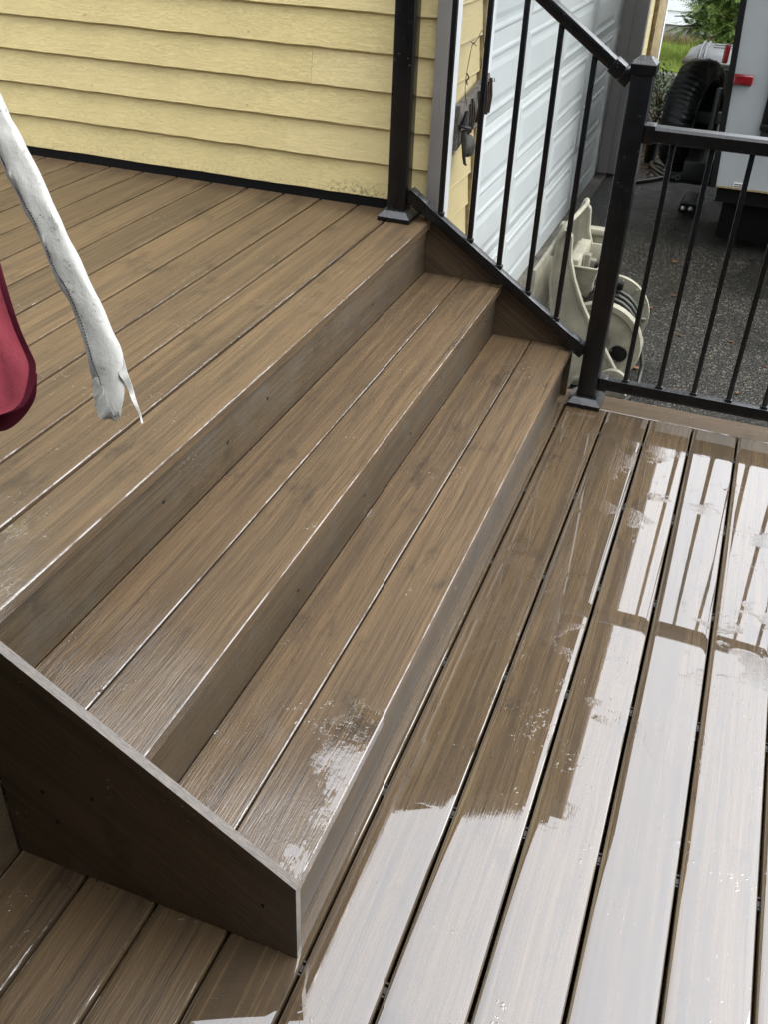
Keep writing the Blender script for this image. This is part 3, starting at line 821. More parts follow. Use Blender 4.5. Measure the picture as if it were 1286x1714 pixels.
# torn seam strip dangling from the right side
tl = [((-0.3690, 0.236, 0.938), (-0.3672, 0.2368, 0.940)), ((-0.3589, 0.2183, 0.9097), (-0.3493, 0.23, 0.9213)), ((-0.3483, 0.213, 0.8974), (-0.3372, 0.2213, 0.9035)), ((-0.3362, 0.2063, 0.8824), (-0.3264, 0.2136, 0.8878)), ((-0.3238, 0.1992, 0.8667), (-0.3157, 0.2038, 0.8692)), ((-0.3121, 0.1914, 0.8503), (-0.3067, 0.1939, 0.8512))]
ta, tb = catmull([x[0] for x in tl], 4), catmull([x[1] for x in tl], 4)
b = MB()
for i, (a, c) in enumerate(zip(ta, tb)):
    c = a.lerp(c, max(0.18, 0.72 - 0.5 * i / len(ta)))
    off = FW * 0.0016; wv = FW * (0.004 * math.sin(i * 0.8) - 0.004)
    b.v += [a + wv - off, c + wv * 0.4 - off, c + wv * 0.4 + off, a + wv + off]
for i in range(len(ta) - 1):
    for k in range(4): b.f.append([i * 4 + k, i * 4 + (k + 1) % 4, i * 4 + 4 + (k + 1) % 4, i * 4 + 4 + k])
b.f += [[0, 1, 2, 3], [len(b.v) - 4 + k for k in range(4)]]
fix_normals(b.build('torn_strip', 'white_cloth', sleeve, smooth=50))
# frayed lining showing at the mouth
b = MB()
n0 = len(la) - 16
for i in range(n0, len(la)):
    t = (i - n0) / 15.0
    u_ = max(0.0, (i / (len(la) - 1) - 0.93) / 0.07)
    k_ = max(0.22, math.sqrt(max(0.0, 1 - u_ * u_)))
    mid = (la[i] + lb[i]) / 2; hx = (lb[i] - la[i]) / 2 * k_
    o0 = mid - hx * (1.02 + 0.22 * math.sin(math.pi * t) + 0.05 * math.sin(i * 2.1))
    o1 = mid - hx * (0.72 - 0.62 * t + 0.06 * math.sin(i * 1.7))
    lift = -FW * (0.013 + 0.002 * math.sin(i * 1.3))
    b.v += [o0 + lift * 0.7, o1 + lift, o1 + lift + FW * 0.0014, o0 + lift * 0.7 + FW * 0.0014]
for i in range(15):
    for k in range(4): b.f.append([i * 4 + k, i * 4 + (k + 1) % 4, i * 4 + 4 + (k + 1) % 4, i * 4 + 4 + k])
b.f += [[0, 1, 2, 3], [63, 62, 61, 60]]
fix_normals(b.build('lining', 'white_cloth', sleeve, smooth=60))
tailp = [SLR[9], (-0.3640, 0.246, 0.949), (-0.3590, 0.2480, 0.946)]

red = thing('red_cloth', 'faded red cloth with a darker stitched hem hanging in the left foreground', 'cloth', (-0.56, 0.22, 0.95))
RE = [(-0.66, 0.335, 1.16), (-0.6194, 0.3022, 1.0963), (-0.5734, 0.262, 1.019), (-0.5435, 0.2367, 0.9698), (-0.5224, 0.221, 0.9383), (-0.506, 0.2115, 0.9173), (-0.493, 0.2033, 0.8999), (-0.4887, 0.1893, 0.8784), (-0.4905, 0.1725, 0.8554), (-0.5010, 0.1589, 0.8435), (-0.5221, 0.1454, 0.8360)]
LE = [(-0.80, 0.30, 1.20), (-0.77, 0.28, 1.14), (-0.745, 0.25, 1.07), (-0.72, 0.22, 1.01), (-0.70, 0.19, 0.965), (-0.69, 0.17, 0.93), (-0.675, 0.15, 0.895), (-0.655, 0.14, 0.87), (-0.635, 0.135, 0.85), (-0.615, 0.13, 0.838), (-0.60, 0.125, 0.832)]
ra, rb = catmull(LE, 4), catmull(RE, 4)
def drape(name, m, ra, rb, s0, s1, n, off, amp, parent):
    v = []; f = []
    rows = len(ra)
    for side in (0, 1):
        for i in range(rows):
            for j in range(n + 1):
                s = s0 + (s1 - s0) * j / n
                d = amp * (math.sin(9 * s + 5 * i / rows) * 0.6 + 0.4 * math.sin(23 * s - 9 * i / rows)) + amp * 2.2 * (1 - (2 * s - 1) ** 2)
                v.append(ra[i].lerp(rb[i], s) - FW * (d + off + (0.0012 if side else -0.0012)))
    k = rows * (n + 1)
    for i in range(rows - 1):
        for j in range(n):
            a = i * (n + 1) + j
            q = [a, a + 1, a + n + 2, a + n + 1]
            f.append(q); f.append([x + k for x in q][::-1])
    ring = [j for j in range(n + 1)] + [i * (n + 1) + n for i in range(1, rows)] + [(rows - 1) * (n + 1) + j for j in range(n - 1, -1, -1)] + [i * (n + 1) for i in range(rows - 2, 0, -1)]
    for i in range(len(ring)):
        a, c = ring[i], ring[(i + 1) % len(ring)]
        f.append([c, a, a + k, c + k])
    return fix_normals(obj(name, v, f, m, parent, smooth=60))
drape('panel', 'red_cloth', ra, rb, 0.0, 0.955, 16, 0.0, 0.006, red)
drape('hem', 'red_hem', ra, rb, 0.955, 1.0, 2, 0.0016, 0.006, red)
R2 = [(-0.4980, 0.2030, 0.8869), (-0.4950, 0.1864, 0.8557), (-0.5080, 0.1684, 0.8300), (-0.5274, 0.1516, 0.8120), (-0.5475, 0.143, 0.8073)]
L2 = [(-0.66, 0.19, 0.92), (-0.65, 0.18, 0.89), (-0.63, 0.17, 0.86), (-0.61, 0.16, 0.83), (-0.59, 0.15, 0.81)]
drape('hem', 'red_hem', catmull(L2, 5), catmull(R2, 5), 0.0, 1.0, 12, -0.014, 0.004, red)

# unseen umbrella added to shade the near deck; both cloths hang from it
UX, UY = -0.42, -1.2
um = thing('shade_umbrella', 'unseen dark red umbrella added behind the camera to shade the near deck', 'umbrella', (UX, UY, 0))
b = MB(); b.tube([(UX, UY, 0.05), (UX, UY, 2.55)], 0.022, 12); b.build('pole', 'dark_steel', um, smooth=40)
b = MB(); b.lathe((UX, UY, 0.001), (0, 0, 1), [(0.0, 0.0), (0.11, 0.0), (0.11, 0.05), (0.06, 0.09), (0.03, 0.20), (0.0, 0.20)], 24); b.build('base', 'dark_steel', um, smooth=40)
v = [(UX, UY, 2.58)]; f = []
for k in range(8):
    t = 2 * math.pi * (k + 0.5) / 8
    v.append((-0.55 + 2.05 * math.cos(t), -1.15 + 1.45 * math.sin(t), 2.08))
for k in range(8): f.append([0, 1 + k, 1 + (k + 1) % 8])
obj('canopy', v, f, 'red_hem', um)
b = MB(); b.tube([(-0.72, 0.19, 2.08), (-0.70, 0.38, 1.45), (-0.675, 0.395, 1.30)], 0.004, 6); b.tube([(-0.90, 0.19, 2.08), (-0.76, 0.30, 1.40), (-0.73, 0.312, 1.185)], 0.004, 6); b.build('cord', 'thread', um)


# ------------------------------------------------------------------ wall ornament on the garage siding
orn = thing('wall_ornament', 'rustic dark wooden wall ornament with twigs and a hatted figure on the yellow siding', 'wall ornament', (-0.49, 2.53, 0.83))
b = MB(); b.prism([(2.345, 0.735), (2.350, 0.872), (2.47, 0.884), (2.60, 0.902), (2.695, 0.921), (2.718, 0.888), (2.712, 0.800), (2.66, 0.785), (2.60, 0.772), (2.52, 0.764), (2.45, 0.742), (2.40, 0.748)], -0.512, -0.493, YZ)
fix_normals(b.build('board', 'old_board', orn))
rng = random.Random(11)
for (y, z0, z1) in ((2.425, 0.765, 0.842), (2.455, 0.760, 0.862), (2.478, 0.768, 0.875), (2.500, 0.775, 0.862), (2.555, 0.785, 0.885), (2.585, 0.788, 0.880), (2.612, 0.792, 0.895), (2.645, 0.796, 0.892), (2.672, 0.790, 0.898), (2.694, 0.792, 0.905)):
    b = MB(); r = rng.uniform(0.004, 0.0065)
    b.tube([(-0.487, y, z0), (-0.485 + rng.uniform(-.002, .003), y + rng.uniform(-.004, .004), (z0 + z1) / 2), (-0.487, y + rng.uniform(-.006, .006), z1)], [r, r * 0.9, r * 0.8], 7)
    b.build('twig', 'rust', orn, smooth=50)
# hatted figure: tall hat with brim, round body disc, hanging leg
b = MB(); b.lathe((-0.478, 2.366, 0.808), (0.05, 0.3, 1), [(0.0, 0.050), (0.008, 0.047), (0.011, 0.026), (0.014, 0.006), (0.024, 0.003), (0.026, -0.003), (0.022, -0.005), (0.0, -0.005)], 16)
b.build('hat', 'dark_steel', orn, smooth=45)
b = MB(); b.lathe((-0.468, 2.405, 0.742), (1, -0.35, 0.15), [(0.0, 0.011), (0.024, 0.008), (0.034, 0.003), (0.036, -0.002), (0.030, -0.006), (0.0, -0.007)], 18)
b.build('body', 'pewter', orn, smooth=45)
b = MB(); b.tube([(-0.478, 2.360, 0.798), (-0.474, 2.362, 0.775), (-0.472, 2.366, 0.740), (-0.472, 2.370, 0.712), (-0.470, 2.378, 0.690), (-0.466, 2.386, 0.684)], [0.008, 0.011, 0.009, 0.006, 0.005, 0.003], 9)
b.build('figure', 'pewter', orn, smooth=50)
b = MB()
b.tube(catmull([(-0.488, 2.405, 0.868), (-0.490, 2.388, 0.905), (-0.495, 2.398, 0.945), (-0.496, 2.425, 1.005), (-0.496, 2.447, 1.040), (-0.496, 2.478, 1.043), (-0.492, 2.505, 1.060), (-0.492, 2.535, 1.072), (-0.496, 2.575, 1.050), (-0.492, 2.60, 0.98), (-0.488, 2.62, 0.885)], 5), 0.0012, 5)
b.tube(catmull([(-0.494, 2.420, 1.052), (-0.488, 2.437, 1.044), (-0.494, 2.452, 1.046), (-0.489, 2.47, 1.034)], 4), 0.0013, 5)
b.tube(catmull([(-0.494, 2.404, 0.962), (-0.486, 2.400, 0.95), (-0.494, 2.406, 0.94), (-0.489, 2.398, 0.93)], 4), 0.0022, 5)
b.tube(catmull([(-0.492, 2.55, 0.985), (-0.484, 2.535, 0.975), (-0.486, 2.53, 0.955), (-0.492, 2.54, 0.945)], 4), 0.0012, 5)
b.tube(catmull([(-0.488, 2.70, 0.895), (-0.478, 2.715, 0.893), (-0.484, 2.725, 0.900)], 4), 0.0014, 5)
b.build('wire', 'rust', orn, smooth=60)


# ------------------------------------------------------------------ hose reel cart
reel = thing('hose_reel_cart', 'beige plastic hose reel cart with dark hose standing by the white garage door', 'hose reel', (-0.05, 3.35, GZ))
pan = [(-0.242, 0.248), (-0.215, 0.292), (-0.190, 0.270), (-0.182, 0.180), (-0.151, 0.089), (-0.103, -0.009), (-0.05, -0.094), (0.0, -0.160), (0.057, -0.240), (0.110, -0.315), (0.150, -0.394), (0.085, -0.394), (0.030, -0.346), (-0.028, -0.322), (-0.086, -0.350), (-0.105, -0.394), (-0.165, -0.394), (-0.185, -0.27), (-0.217, -0.111), (-0.25, 0.072)]
def cart_side(y, name):
    b = MB(); b.prism(pan, y, y + 0.016, XZ)
    o = fix_normals(b.build(name, 'beige', reel))
    rim = MB()
    k = len(pan)
    for i in range(k):
        a, c = pan[i], pan[(i + 1) % k]
        rim.bar((a[0], y + 0.008, a[1]), (c[0], y + 0.008, c[1]), 0.030, 0.010, 0.0)
    rim.build('edge_rim', 'beige', o)
    return o
cart_side(3.10, 'side_panel'); cart_side(3.52, 'side_panel')
def disc(y, cx_, cz_, r, flip):
    b = MB(); s = -1 if flip else 1
    b.lathe((cx_, y, cz_), (0, -s, 0), [(0.030, 0.0), (0.050, 0.010), (0.055, 0.012), (r * 0.80, 0.008), (r * 0.84, 0.020), (r * 0.97, 0.022), (r, 0.016), (r, -0.008), (r * 0.95, -0.008), (r * 0.80, -0.004), (0.030, -0.006), (0.030, 0.0)], 40)
    o = fix_normals(b.build('reel_disc', 'beige', reel, smooth=35))
    sp = MB()
    for k in range(14):
        t = 2 * math.pi * k / 14
        sp.bar((cx_ + 0.06 * math.cos(t), y + s * 0.010, cz_ + 0.06 * math.sin(t)), (cx_ + r * 0.94 * math.cos(t), y + s * 0.012, cz_ + r * 0.94 * math.sin(t)), 0.006, 0.012, 0, (0, 1, 0))
    sp.build('spoke', 'beige_dirty', o)
    for k in range(3):
        t = 2 * math.pi * k / 3 - 0.35
        hb = MB(); hb.lathe((cx_ + r * 0.52 * math.cos(t), y - s * 0.0115, cz_ + r * 0.52 * math.sin(t)), (0, -s, 0), [(0.0, 0.0), (0.034, 0.0), (0.037, 0.003), (0.040, 0.0)], 20)
        hb.build('hand_hole', 'dark_steel', o, smooth=40)
disc(3.19, -0.015, -0.200, 0.188, False)
disc(3.48, -0.020, -0.170, 0.178, True)
b = MB(); b.lathe((-0.017, 3.2, -0.19), (0, 1, 0), [(0.085, 0.0), (0.085, 0.27)], 24); b.build('drum', 'beige_dirty', reel, smooth=40)
b = MB(); pts = []
for i in range(300):
    t = i * 0.26
    layer = i // 100
    ph_ = (i % 100) / 100
    y = 3.225 + 0.23 * (ph_ if layer % 2 == 0 else 1 - ph_)
    r = 0.098 + 0.021 * layer
    pts.append((-0.017 + r * math.cos(t), y, -0.190 + r * math.sin(t)))
pts += [(0.035, 3.30, -0.075), (0.080, 3.30, -0.130), (0.125, 3.30, -0.195), (0.165, 3.31, -0.265), (0.182, 3.31, -0.330), (0.184, 3.25, -0.386), (0.165, 3.10, -0.388), (0.10, 2.9, -0.388), (-0.06, 2.75, -0.388)]
b.tube(pts, 0.0105, 7); b.build('hose', 'hose', reel, smooth=60)
# tool tray
b = MB()
ro = [(-0.205, 3.17), (-0.070, 3.17), (-0.070, 3.49), (-0.205, 3.49)]
def tray(z0, z1, t0, t1, th):
    v = []; f = []
    def rect(ins, z): return [(-0.208 + ins, 3.165 + ins, z), (-0.068 - ins, 3.165 + ins, z), (-0.068 - ins, 3.492 - ins, z), (-0.208 + ins, 3.492 - ins, z)]
    for ins, z in ((0.028, z0), (0.0, z1), (-0.006, z1), (-0.006, z1 + 0.006), (th, z1 + 0.006), (0.028 + th, z0 + 0.006)): v += rect(ins, z)
    for i in range(5):
        for k in range(4): f.append([i * 4 + k, i * 4 + (k + 1) % 4, i * 4 + 4 + (k + 1) % 4, i * 4 + 4 + k])
    f.append([3, 2, 1, 0]); f.append([20, 21, 22, 23])
    return fix_normals(obj('tool_tray', v, f, 'beige', reel))
tr_ = tray(0.005, 0.125, 0, 0, 0.005)
box('partition', -0.200, -0.155, 3.18, 3.48, 0.012, 0.150, 'beige', tr_, 0.004)
for (x_, y_, w_, h_) in ((-0.135, 3.30, 0.024, 0.070), (-0.105, 3.24, 0.040, 0.018), (-0.12, 3.38, 0.030, 0.022)):
    tg = box('hose_nozzle', x_ - w_ / 2, x_ + w_ / 2, y_ - 0.02, y_ + 0.02, 0.0115, 0.075 + h_, 'beige_dirty', tr_, 0.004)
box('clip', -0.102, -0.085, 3.29, 3.33, 0.0115, 0.105, 'dark_steel', tr_, 0.003)
# upright lid behind the tray
b = MB(); b.prism([(-0.315, 0.010), (-0.295, 0.165), (-0.108, 0.172), (-0.095, 0.04), (-0.12, -0.10), (-0.30, -0.19)], 3.56, 3.585, XZ)
fix_normals(b.build('back_panel', 'beige', reel))
b = MB(); b.box(-0.318, -0.098, 3.545, 3.60, 0.150, 0.178, 0.006); b.build('back_panel_rim', 'beige', reel, smooth=30)
box('side_wall', -0.335, -0.318, 3.12, 3.60, -0.21, 0.10, 'beige', reel, 0.004)
b = MB(); b.tube(catmull([(-0.26, 3.11, 0.18), (-0.225, 3.11, 0.30), (-0.20, 3.20, 0.325), (-0.19, 3.40, 0.325), (-0.215, 3.52, 0.30), (-0.25, 3.53, 0.18)], 5), 0.010, 8); b.build('handle', 'beige', reel, smooth=60)
b = MB(); b.tube([(0.000, 3.50, -0.04), (0.012, 3.43, -0.02), (0.016, 3.40, -0.012)], 0.011, 8); b.box(0.002, 0.028, 3.37, 3.40, -0.022, 0.010, 0.004); b.build('crank', 'dark_steel', reel, smooth=40)
for y in (3.075, 3.555):
    b = MB(); b.lathe((0.085, y, GZ + 0.072), (0, 1, 0), [(0.0, -0.014), (0.05, -0.016), (0.066, -0.012), (0.070, 0.0), (0.066, 0.012), (0.05, 0.016), (0.0, 0.014)], 24); b.build('wheel', 'beige_dirty', reel, smooth=40)
box('cross_bar', -0.17, -0.11, 3.118, 3.518, -0.36, -0.33, 'beige_dirty', reel, 0.004)
box('base_tray', -0.12, 0.10, 3.118, 3.518, -0.392, -0.372, 'beige', reel, 0.004)


# ------------------------------------------------------------------ trailer, tyre, bin
TY, TZ0, TZ1 = 5.25, 0.0, 1.69
tl_ = thing('utility_trailer', 'white box trailer with a red side marker light parked on the wet driveway', 'trailer', (1.8, 6.2, GZ))
xl = lambda z: 0.262 - 0.062 * z
b = MB(); b.prism([(xl(TZ0), TZ0), (xl(TZ1), TZ1), (4.2, TZ1), (4.2, TZ0)], TY, TY + 2.05, XZ)
fix_normals(b.build('body', 'trailer', tl_))
b = MB(); b.prism([(xl(TZ0) - 0.014, TZ0 - 0.004), (xl(TZ1) - 0.014, TZ1 + 0.01), (xl(TZ1) + 0.020, TZ1 + 0.01), (xl(TZ0) + 0.020, TZ0 - 0.004)], TY - 0.007, TY + 0.030, XZ)
fix_normals(b.build('corner_trim', 'dark_steel', tl_))
b = MB(); b.box(xl(0) + 0.03, 4.15, TY + 0.03, TY + 2.0, TZ0 - 0.09, TZ0 - 0.002); b.build('chassis', 'flash', tl_)
box('underside_shade_box', 0.34, 4.1, TY + 0.16, TY + 1.95, -0.34, TZ0 - 0.092, 'flash', tl_, 0.01)  # black box added to keep the space under the trailer dark
def lens(name, x0, x1, z0, z1, y0, y1, parent):
    b = MB(); b.box(x0, x1, y0, y1, z0, z1, min((z1 - z0), (y1 - y0)) * 0.45, 4); return b.build(name, 'lens', parent, smooth=40)
mk = box('marker_base', 0.246, 0.346, TY - 0.008, TY - 0.001, 0.560, 0.612, 'rubber', tl_, 0.003)
lens('marker_light', 0.243, 0.349, 0.558, 0.6135, TY - 0.030, TY - 0.006, tl_)
b = MB(); b.box(0.162, 0.192, TY - 0.002, TY + 0.06, 0.655, 0.750, 0.006); b.build('tail_light', 'lens', tl_, smooth=40)
box('bottom_trim', 0.285, 4.15, TY - 0.005, TY - 0.001, TZ0, TZ0 + 0.010, 'raw_wood', tl_)
# dark hatch with frame and latch at the picture edge
b = MB(); b.box(0.470, 1.35, TY - 0.014, TY - 0.001, 0.36, 1.25, 0.004); b.build('hatch_door', 'glass', tl_, smooth=30)
b = MB()
b.box(0.445, 0.470, TY - 0.022, TY - 0.001, 0.335, 1.28, 0.004); b.box(0.4705, 1.37, TY - 0.022, TY - 0.001, 0.335, 0.3595, 0.004)
b.build('hatch_frame', 'dark_steel', tl_, smooth=30)
box('latch', 0.442, 0.50, TY - 0.034, TY - 0.0225, 0.345, 0.372, 'dark_steel', tl_, 0.003)
box('vent_box', 0.455, 0.62, TY - 0.030, TY - 0.001, 0.275, 0.330, 'dark_steel', tl_, 0.004)
stk = box('sticker', 0.376, 0.436, TY - 0.0022, TY - 0.0005, 0.010, 0.040, 'sticker', tl_)
b = MB(); rng = random.Random(5)
for z in (0.0285, 0.0165):
    x_ = 0.380
    while x_ < 0.428:
        w_ = rng.uniform(0.003, 0.0055); b.box(x_, x_ + w_, TY - 0.0030, TY - 0.0023, z - 0.0035, z + 0.0035); x_ += w_ + 0.0012
b.build('print', 'ink', stk)
# underside: wheels, axle, rear bumper with receiver and jack stand
for x_ in (1.9, 2.75):
    b = MB(); b.lathe((x_, TY + 0.16, GZ + 0.33), (0, -1, 0), [(0.0, 0.06), (0.17, 0.06), (0.19, 0.10), (0.30, 0.105), (0.33, 0.06), (0.33, -0.08), (0.30, -0.10), (0.0, -0.10)], 32)
    b.build('wheel', 'rubber', tl_, smooth=40)
box('bumper', 0.06, 0.20, TY + 0.30, TY + 1.75, -0.055, 0.055, 'dark_steel', tl_, 0.006)
box('bumper_arm', 0.20, 0.60, TY + 0.45, TY + 0.55, -0.055, 0.04, 'dark_steel', tl_, 0.004)
box('hitch_receiver', -0.060, 0.30, 6.16, 6.25, -0.235, -0.165, 'dark_steel', tl_, 0.004)
box('hitch_plate', 0.085, 0.175, 6.10, 6.30, -0.148, -0.136, 'steel', tl_, 0.002)
b = MB(); b.tube([(0.13, 6.20, -0.136), (0.13, 6.20, -0.06)], 0.014, 10); b.lathe((0.13, 6.20, -0.055), (0, 0, 1), [(0, -0.02), (0.022, -0.01), (0.027, 0.005), (0.018, 0.022), (0, 0.028)], 14); b.build('hitch_ball', 'steel', tl_, smooth=50)
b = MB(); b.lathe((-0.03, 6.158, -0.20), (0, -1, 0), [(0, 0), (0.010, 0.0), (0.010, 0.004), (0, 0.004)], 10); b.lathe((0.005, 6.158, -0.20), (0, -1, 0), [(0.012, 0), (0.02, 0.0), (0.02, 0.006), (0.012, 0.006)], 12); b.build('reflector', 'bin', tl_)
b = MB(); b.bar((0.12, 6.21, -0.235), (0.12, 6.21, -0.385), 0.055, 0.055, 0.003); b.prism([(0.05, -0.398), (0.08, -0.33), (0.16, -0.33), (0.20, -0.398)], 6.08, 6.34, XZ)
fix_normals(b.build('jack_stand', 'dark_steel', tl_))
box('jack_lip', 0.062, 0.178, 6.075, 6.085, -0.343, -0.330, 'bin', tl_)
for x_ in (0.085, 0.135):
    b = MB(); b.lathe((x_, 6.078, -0.375), (0, -1, 0.3), [(0, 0.012), (0.012, 0.010), (0.018, 0.0)], 10); b.build('bolt', 'steel', tl_, smooth=40)

# covered spare tyre on its carrier behind the trailer
sp = thing('spare_tyre', 'spare tyre in a wrinkled black vinyl cover behind the white trailer', 'spare tyre', (0.03, 6.25, 0.18))
sp.rotation_euler.z = R(-15)
cx_, cy_, cz_ = 0.005, 6.25, 0.180
v = []; f = []; n = 288
prof = [(-0.108, 0.10), (-0.112, 0.20), (-0.108, 0.270), (-0.092, 0.318), (-0.060, 0.340), (-0.02, 0.347), (0.03, 0.347), (0.07, 0.340), (0.098, 0.318), (0.108, 0.285), (0.104, 0.245), (0.090, 0.238)]
rng = random.Random(2)
for j in range(n):
    t = 2 * math.pi * j / n
    for k, (h_, r_) in enumerate(prof):
        wv = 0.0
        if 2 < k < 10: wv = 0.0036 * math.sin(t * 13 + 4.5 * math.sin(2 * t) + 3 * math.sin(5 * t) + 3.5 * h_ * 20 + math.sin(5 * t) * 2) * (0.4 + 0.6 * math.sin(3 * t + 1) ** 2) + 0.004 * math.sin(t * 61 - h_ * 30 + 2 * math.sin(7 * t))
        r = r_ + wv
        v.append((cx_ + h_ + 0.004 * math.sin(9 * t), cy_ + r * math.cos(t), cz_ + r * math.sin(t)))
m_ = len(prof)
for j in range(n):
    for k in range(m_ - 1):
        a = j * m_ + k; c = ((j + 1) % n) * m_ + k
        f.append([a, a + 1, c + 1, c])
f.append([j * m_ for j in range(n)])
fix_normals(obj('cover', v, f, 'vinyl', sp, smooth=70))
b = MB(); b.lathe((cx_ + 0.085, cy_, cz_), (1, 0, 0), [(0.232, -0.01), (0.236, 0.004), (0.228, 0.010), (0.222, 0.0), (0.215, -0.06), (0.13, -0.09), (0.0, -0.09)], 48); b.build('rim', 'bin_dark', sp, smooth=40)
b = MB(); b.lathe((cx_ + 0.098, cy_, cz_), (1, 0, 0), [(0.230, -0.004), (0.240, 0.010), (0.252, -0.002)], 48); b.build('elastic_edge', 'bin', sp, smooth=40)
b = MB(); b.bar((cx_ + 0.03, cy_, cz_), (0.262, cy_, cz_ + 0.02), 0.07, 0.07, 0.004); b.bar((0.17, cy_ - 0.05, cz_ + 0.20), (0.17, cy_ - 0.05, -0.13), 0.05, 0.03, 0.003, (1, 0, 0)); b.build('carrier', 'bin', sp, smooth=30)

# lidded grey bin
bn = thing('storage_bin', 'grey plastic bin with a ribbed pale lid standing behind the spare tyre', 'bin', (-0.03, 8.1, GZ))
bx0, bx1, by0, by1, bz = -0.205, 0.29, 7.80, 8.42, 0.262
b = MB(); v = []; f = []
for (ins, z) in ((0.05, GZ + 0.01), (0.006, bz - 0.05), (0.0, bz - 0.05), (0.0, bz)):
    v += [(bx0 + ins, by0 + ins, z), (bx1 - ins, by0 + ins, z), (bx1 - ins, by1 - ins, z), (bx0 + ins, by1 - ins, z)]
for i in range(3):
    for k in range(4): f.append([i * 4 + k, i * 4 + (k + 1) % 4, i * 4 + 4 + (k + 1) % 4, i * 4 + 4 + k])
f += [[3, 2, 1, 0], [12, 13, 14, 15]]
fix_normals(obj('body', v, f, 'bin_dark', bn))
b = MB(); b.tube([(bx0 + 0.02, by0 - 0.015, bz - 0.01), (bx1 - 0.02, by0 - 0.015, bz - 0.01)], 0.014, 10); b.build('handle_bar', 'bin', bn, smooth=50)
for x_ in (bx0 + 0.06, bx0 + 0.24):
    box('bracket', x_, x_ + 0.03, by0 - 0.012, by0 - 0.001, bz - 0.085, bz - 0.005, 'bin_dark', bn, 0.003)
v = []; f = []
for (ins, z) in ((-0.028, bz + 0.003), (-0.030, bz + 0.020), (-0.018, bz + 0.034), (0.05, bz + 0.075), (0.10, bz + 0.098), (0.16, bz + 0.104)):
    v += [(bx0 + ins, by0 + ins, z), (bx1 - ins, by0 + ins, z), (bx1 - ins, by1 - ins, z), (bx0 + ins, by1 - ins, z)]
for i in range(5):
    for k in range(4): f.append([i * 4 + k, i * 4 + (k + 1) % 4, i * 4 + 4 + (k + 1) % 4, i * 4 + 4 + k])
f += [[3, 2, 1, 0], [20, 21, 22, 23]]
lid = fix_normals(obj('lid', v, f, 'bin', bn, smooth=50))
for x_ in (bx0 + 0.085, bx0 + 0.125):
    b = MB(); b.tube([(x_, by0 - 0.030, bz - 0.02), (x_, by0 - 0.032, bz + 0.024), (x_, by0 + 0.05, bz + 0.077), (x_, by0 + 0.13, bz + 0.106), (x_, by1 - 0.13, bz + 0.106)], 0.011, 8); b.build('lid_rib', 'bin', lid, smooth=50)
for y_ in (by0 + 0.22, by0 + 0.36):
    b = MB(); b.bar((bx0 + 0.17, y_, bz + 0.104), (bx1 - 0.10, y_, bz + 0.104), 0.014, 0.012, 0.003); b.build('lid_rib', 'bin', lid, smooth=50)


# ------------------------------------------------------------------ garden and far house
rng = random.Random(21)
pt = thing('plant_pot', 'black plastic plant pot standing by the garage corner', 'plant pot', (-0.30, 7.3, GZ + 0.01))
b = MB(); b.lathe((-0.30, 7.3, GZ + 0.012), (0, 0, 1), [(0.0, 0.0), (0.045, 0.0), (0.056, 0.13), (0.062, 0.13), (0.063, 0.15), (0.056, 0.15), (0.050, 0.12), (0.0, 0.12)], 24); b.build('pot', 'rubber', pt, smooth=35)
b = MB(); b.lathe((-0.30, 7.3, GZ + 0.125), (0, 0, 1), [(0.0, 0.012), (0.03, 0.010), (0.052, 0.004)], 14); b.build('soil', 'soil', pt, smooth=60)
sf = box('roof_pipe', -0.462, -0.40, 7.02, 7.14, GZ + 0.012, GZ + 0.20, 'dark_steel', None, 0.008)
tag(sf, 'short dark drain box standing beside the garage corner', 'drain box'); sf.name = 'drain_box'; WL['drain_box'] = WL.get('roof_pipe')
gh = MB(); gh.tube(catmull([(-0.36, 6.52, GZ + 0.018), (-0.30, 6.60, GZ + 0.020), (-0.20, 6.72, GZ + 0.022), (-0.10, 6.92, GZ + 0.022), (-0.16, 7.10, GZ + 0.03), (-0.27, 7.20, GZ + 0.03), (-0.24, 7.02, GZ + 0.035), (-0.16, 6.86, GZ + 0.035), (-0.05, 6.80, GZ + 0.02), (0.05, 6.98, GZ + 0.02), (0.20, 7.1, GZ + 0.02)], 6), 0.013, 8)
tag(gh.build('garden_hose', 'hose', None, smooth=60), 'dark garden hose snaking over the driveway near the garage corner', 'hose')

def leaf_cloud(mb, c, rx, ry, rz, n, ln, wd, droop=0.3, spray=True, shell=0.5):
    c = Vector(c)
    for _ in range(n):
        while True:
            d = Vector((rng.uniform(-1, 1), rng.uniform(-1, 1), rng.uniform(-1, 1)))
            if shell < d.length < 1: break
        p = c + Vector((d.x * rx, d.y * ry, d.z * rz))
        dr = Vector((d.x, d.y, d.z * 0.4 - droop * rng.random() + rng.uniform(-.3, .5))).normalized()
        side = dr.cross(Vector((rng.uniform(-.5, .5), rng.uniform(-.5, .5), 1))).normalized()
        l = ln * rng.uniform(0.6, 1.3); w = wd * rng.uniform(0.7, 1.2)
        if spray:
            for k in range(5):
                q = p + dr * (l * k / 5)
                for s in (-1, 1):
                    e = q + (dr * 0.7 + side * s).normalized() * (l * 0.36 * (1 - k / 7))
                    t = dr * (w * 0.5)
                    mb.add([q - t, q + t, e + Vector((0, 0, -0.003))], [[0, 1, 2]])
        else:
            n_ = side.cross(dr)
            mb.add([p, p + dr * l * .5 + side * w + n_ * w * .3, p + dr * l, p + dr * l * .5 - side * w + n_ * w * .3], [[0, 1, 2, 3]])
ced = thing('cedar_bush', 'feathery green cedar bush growing in front of the white neighbouring house', 'bush', (-0.2, 11.6, GZ + 0.1))
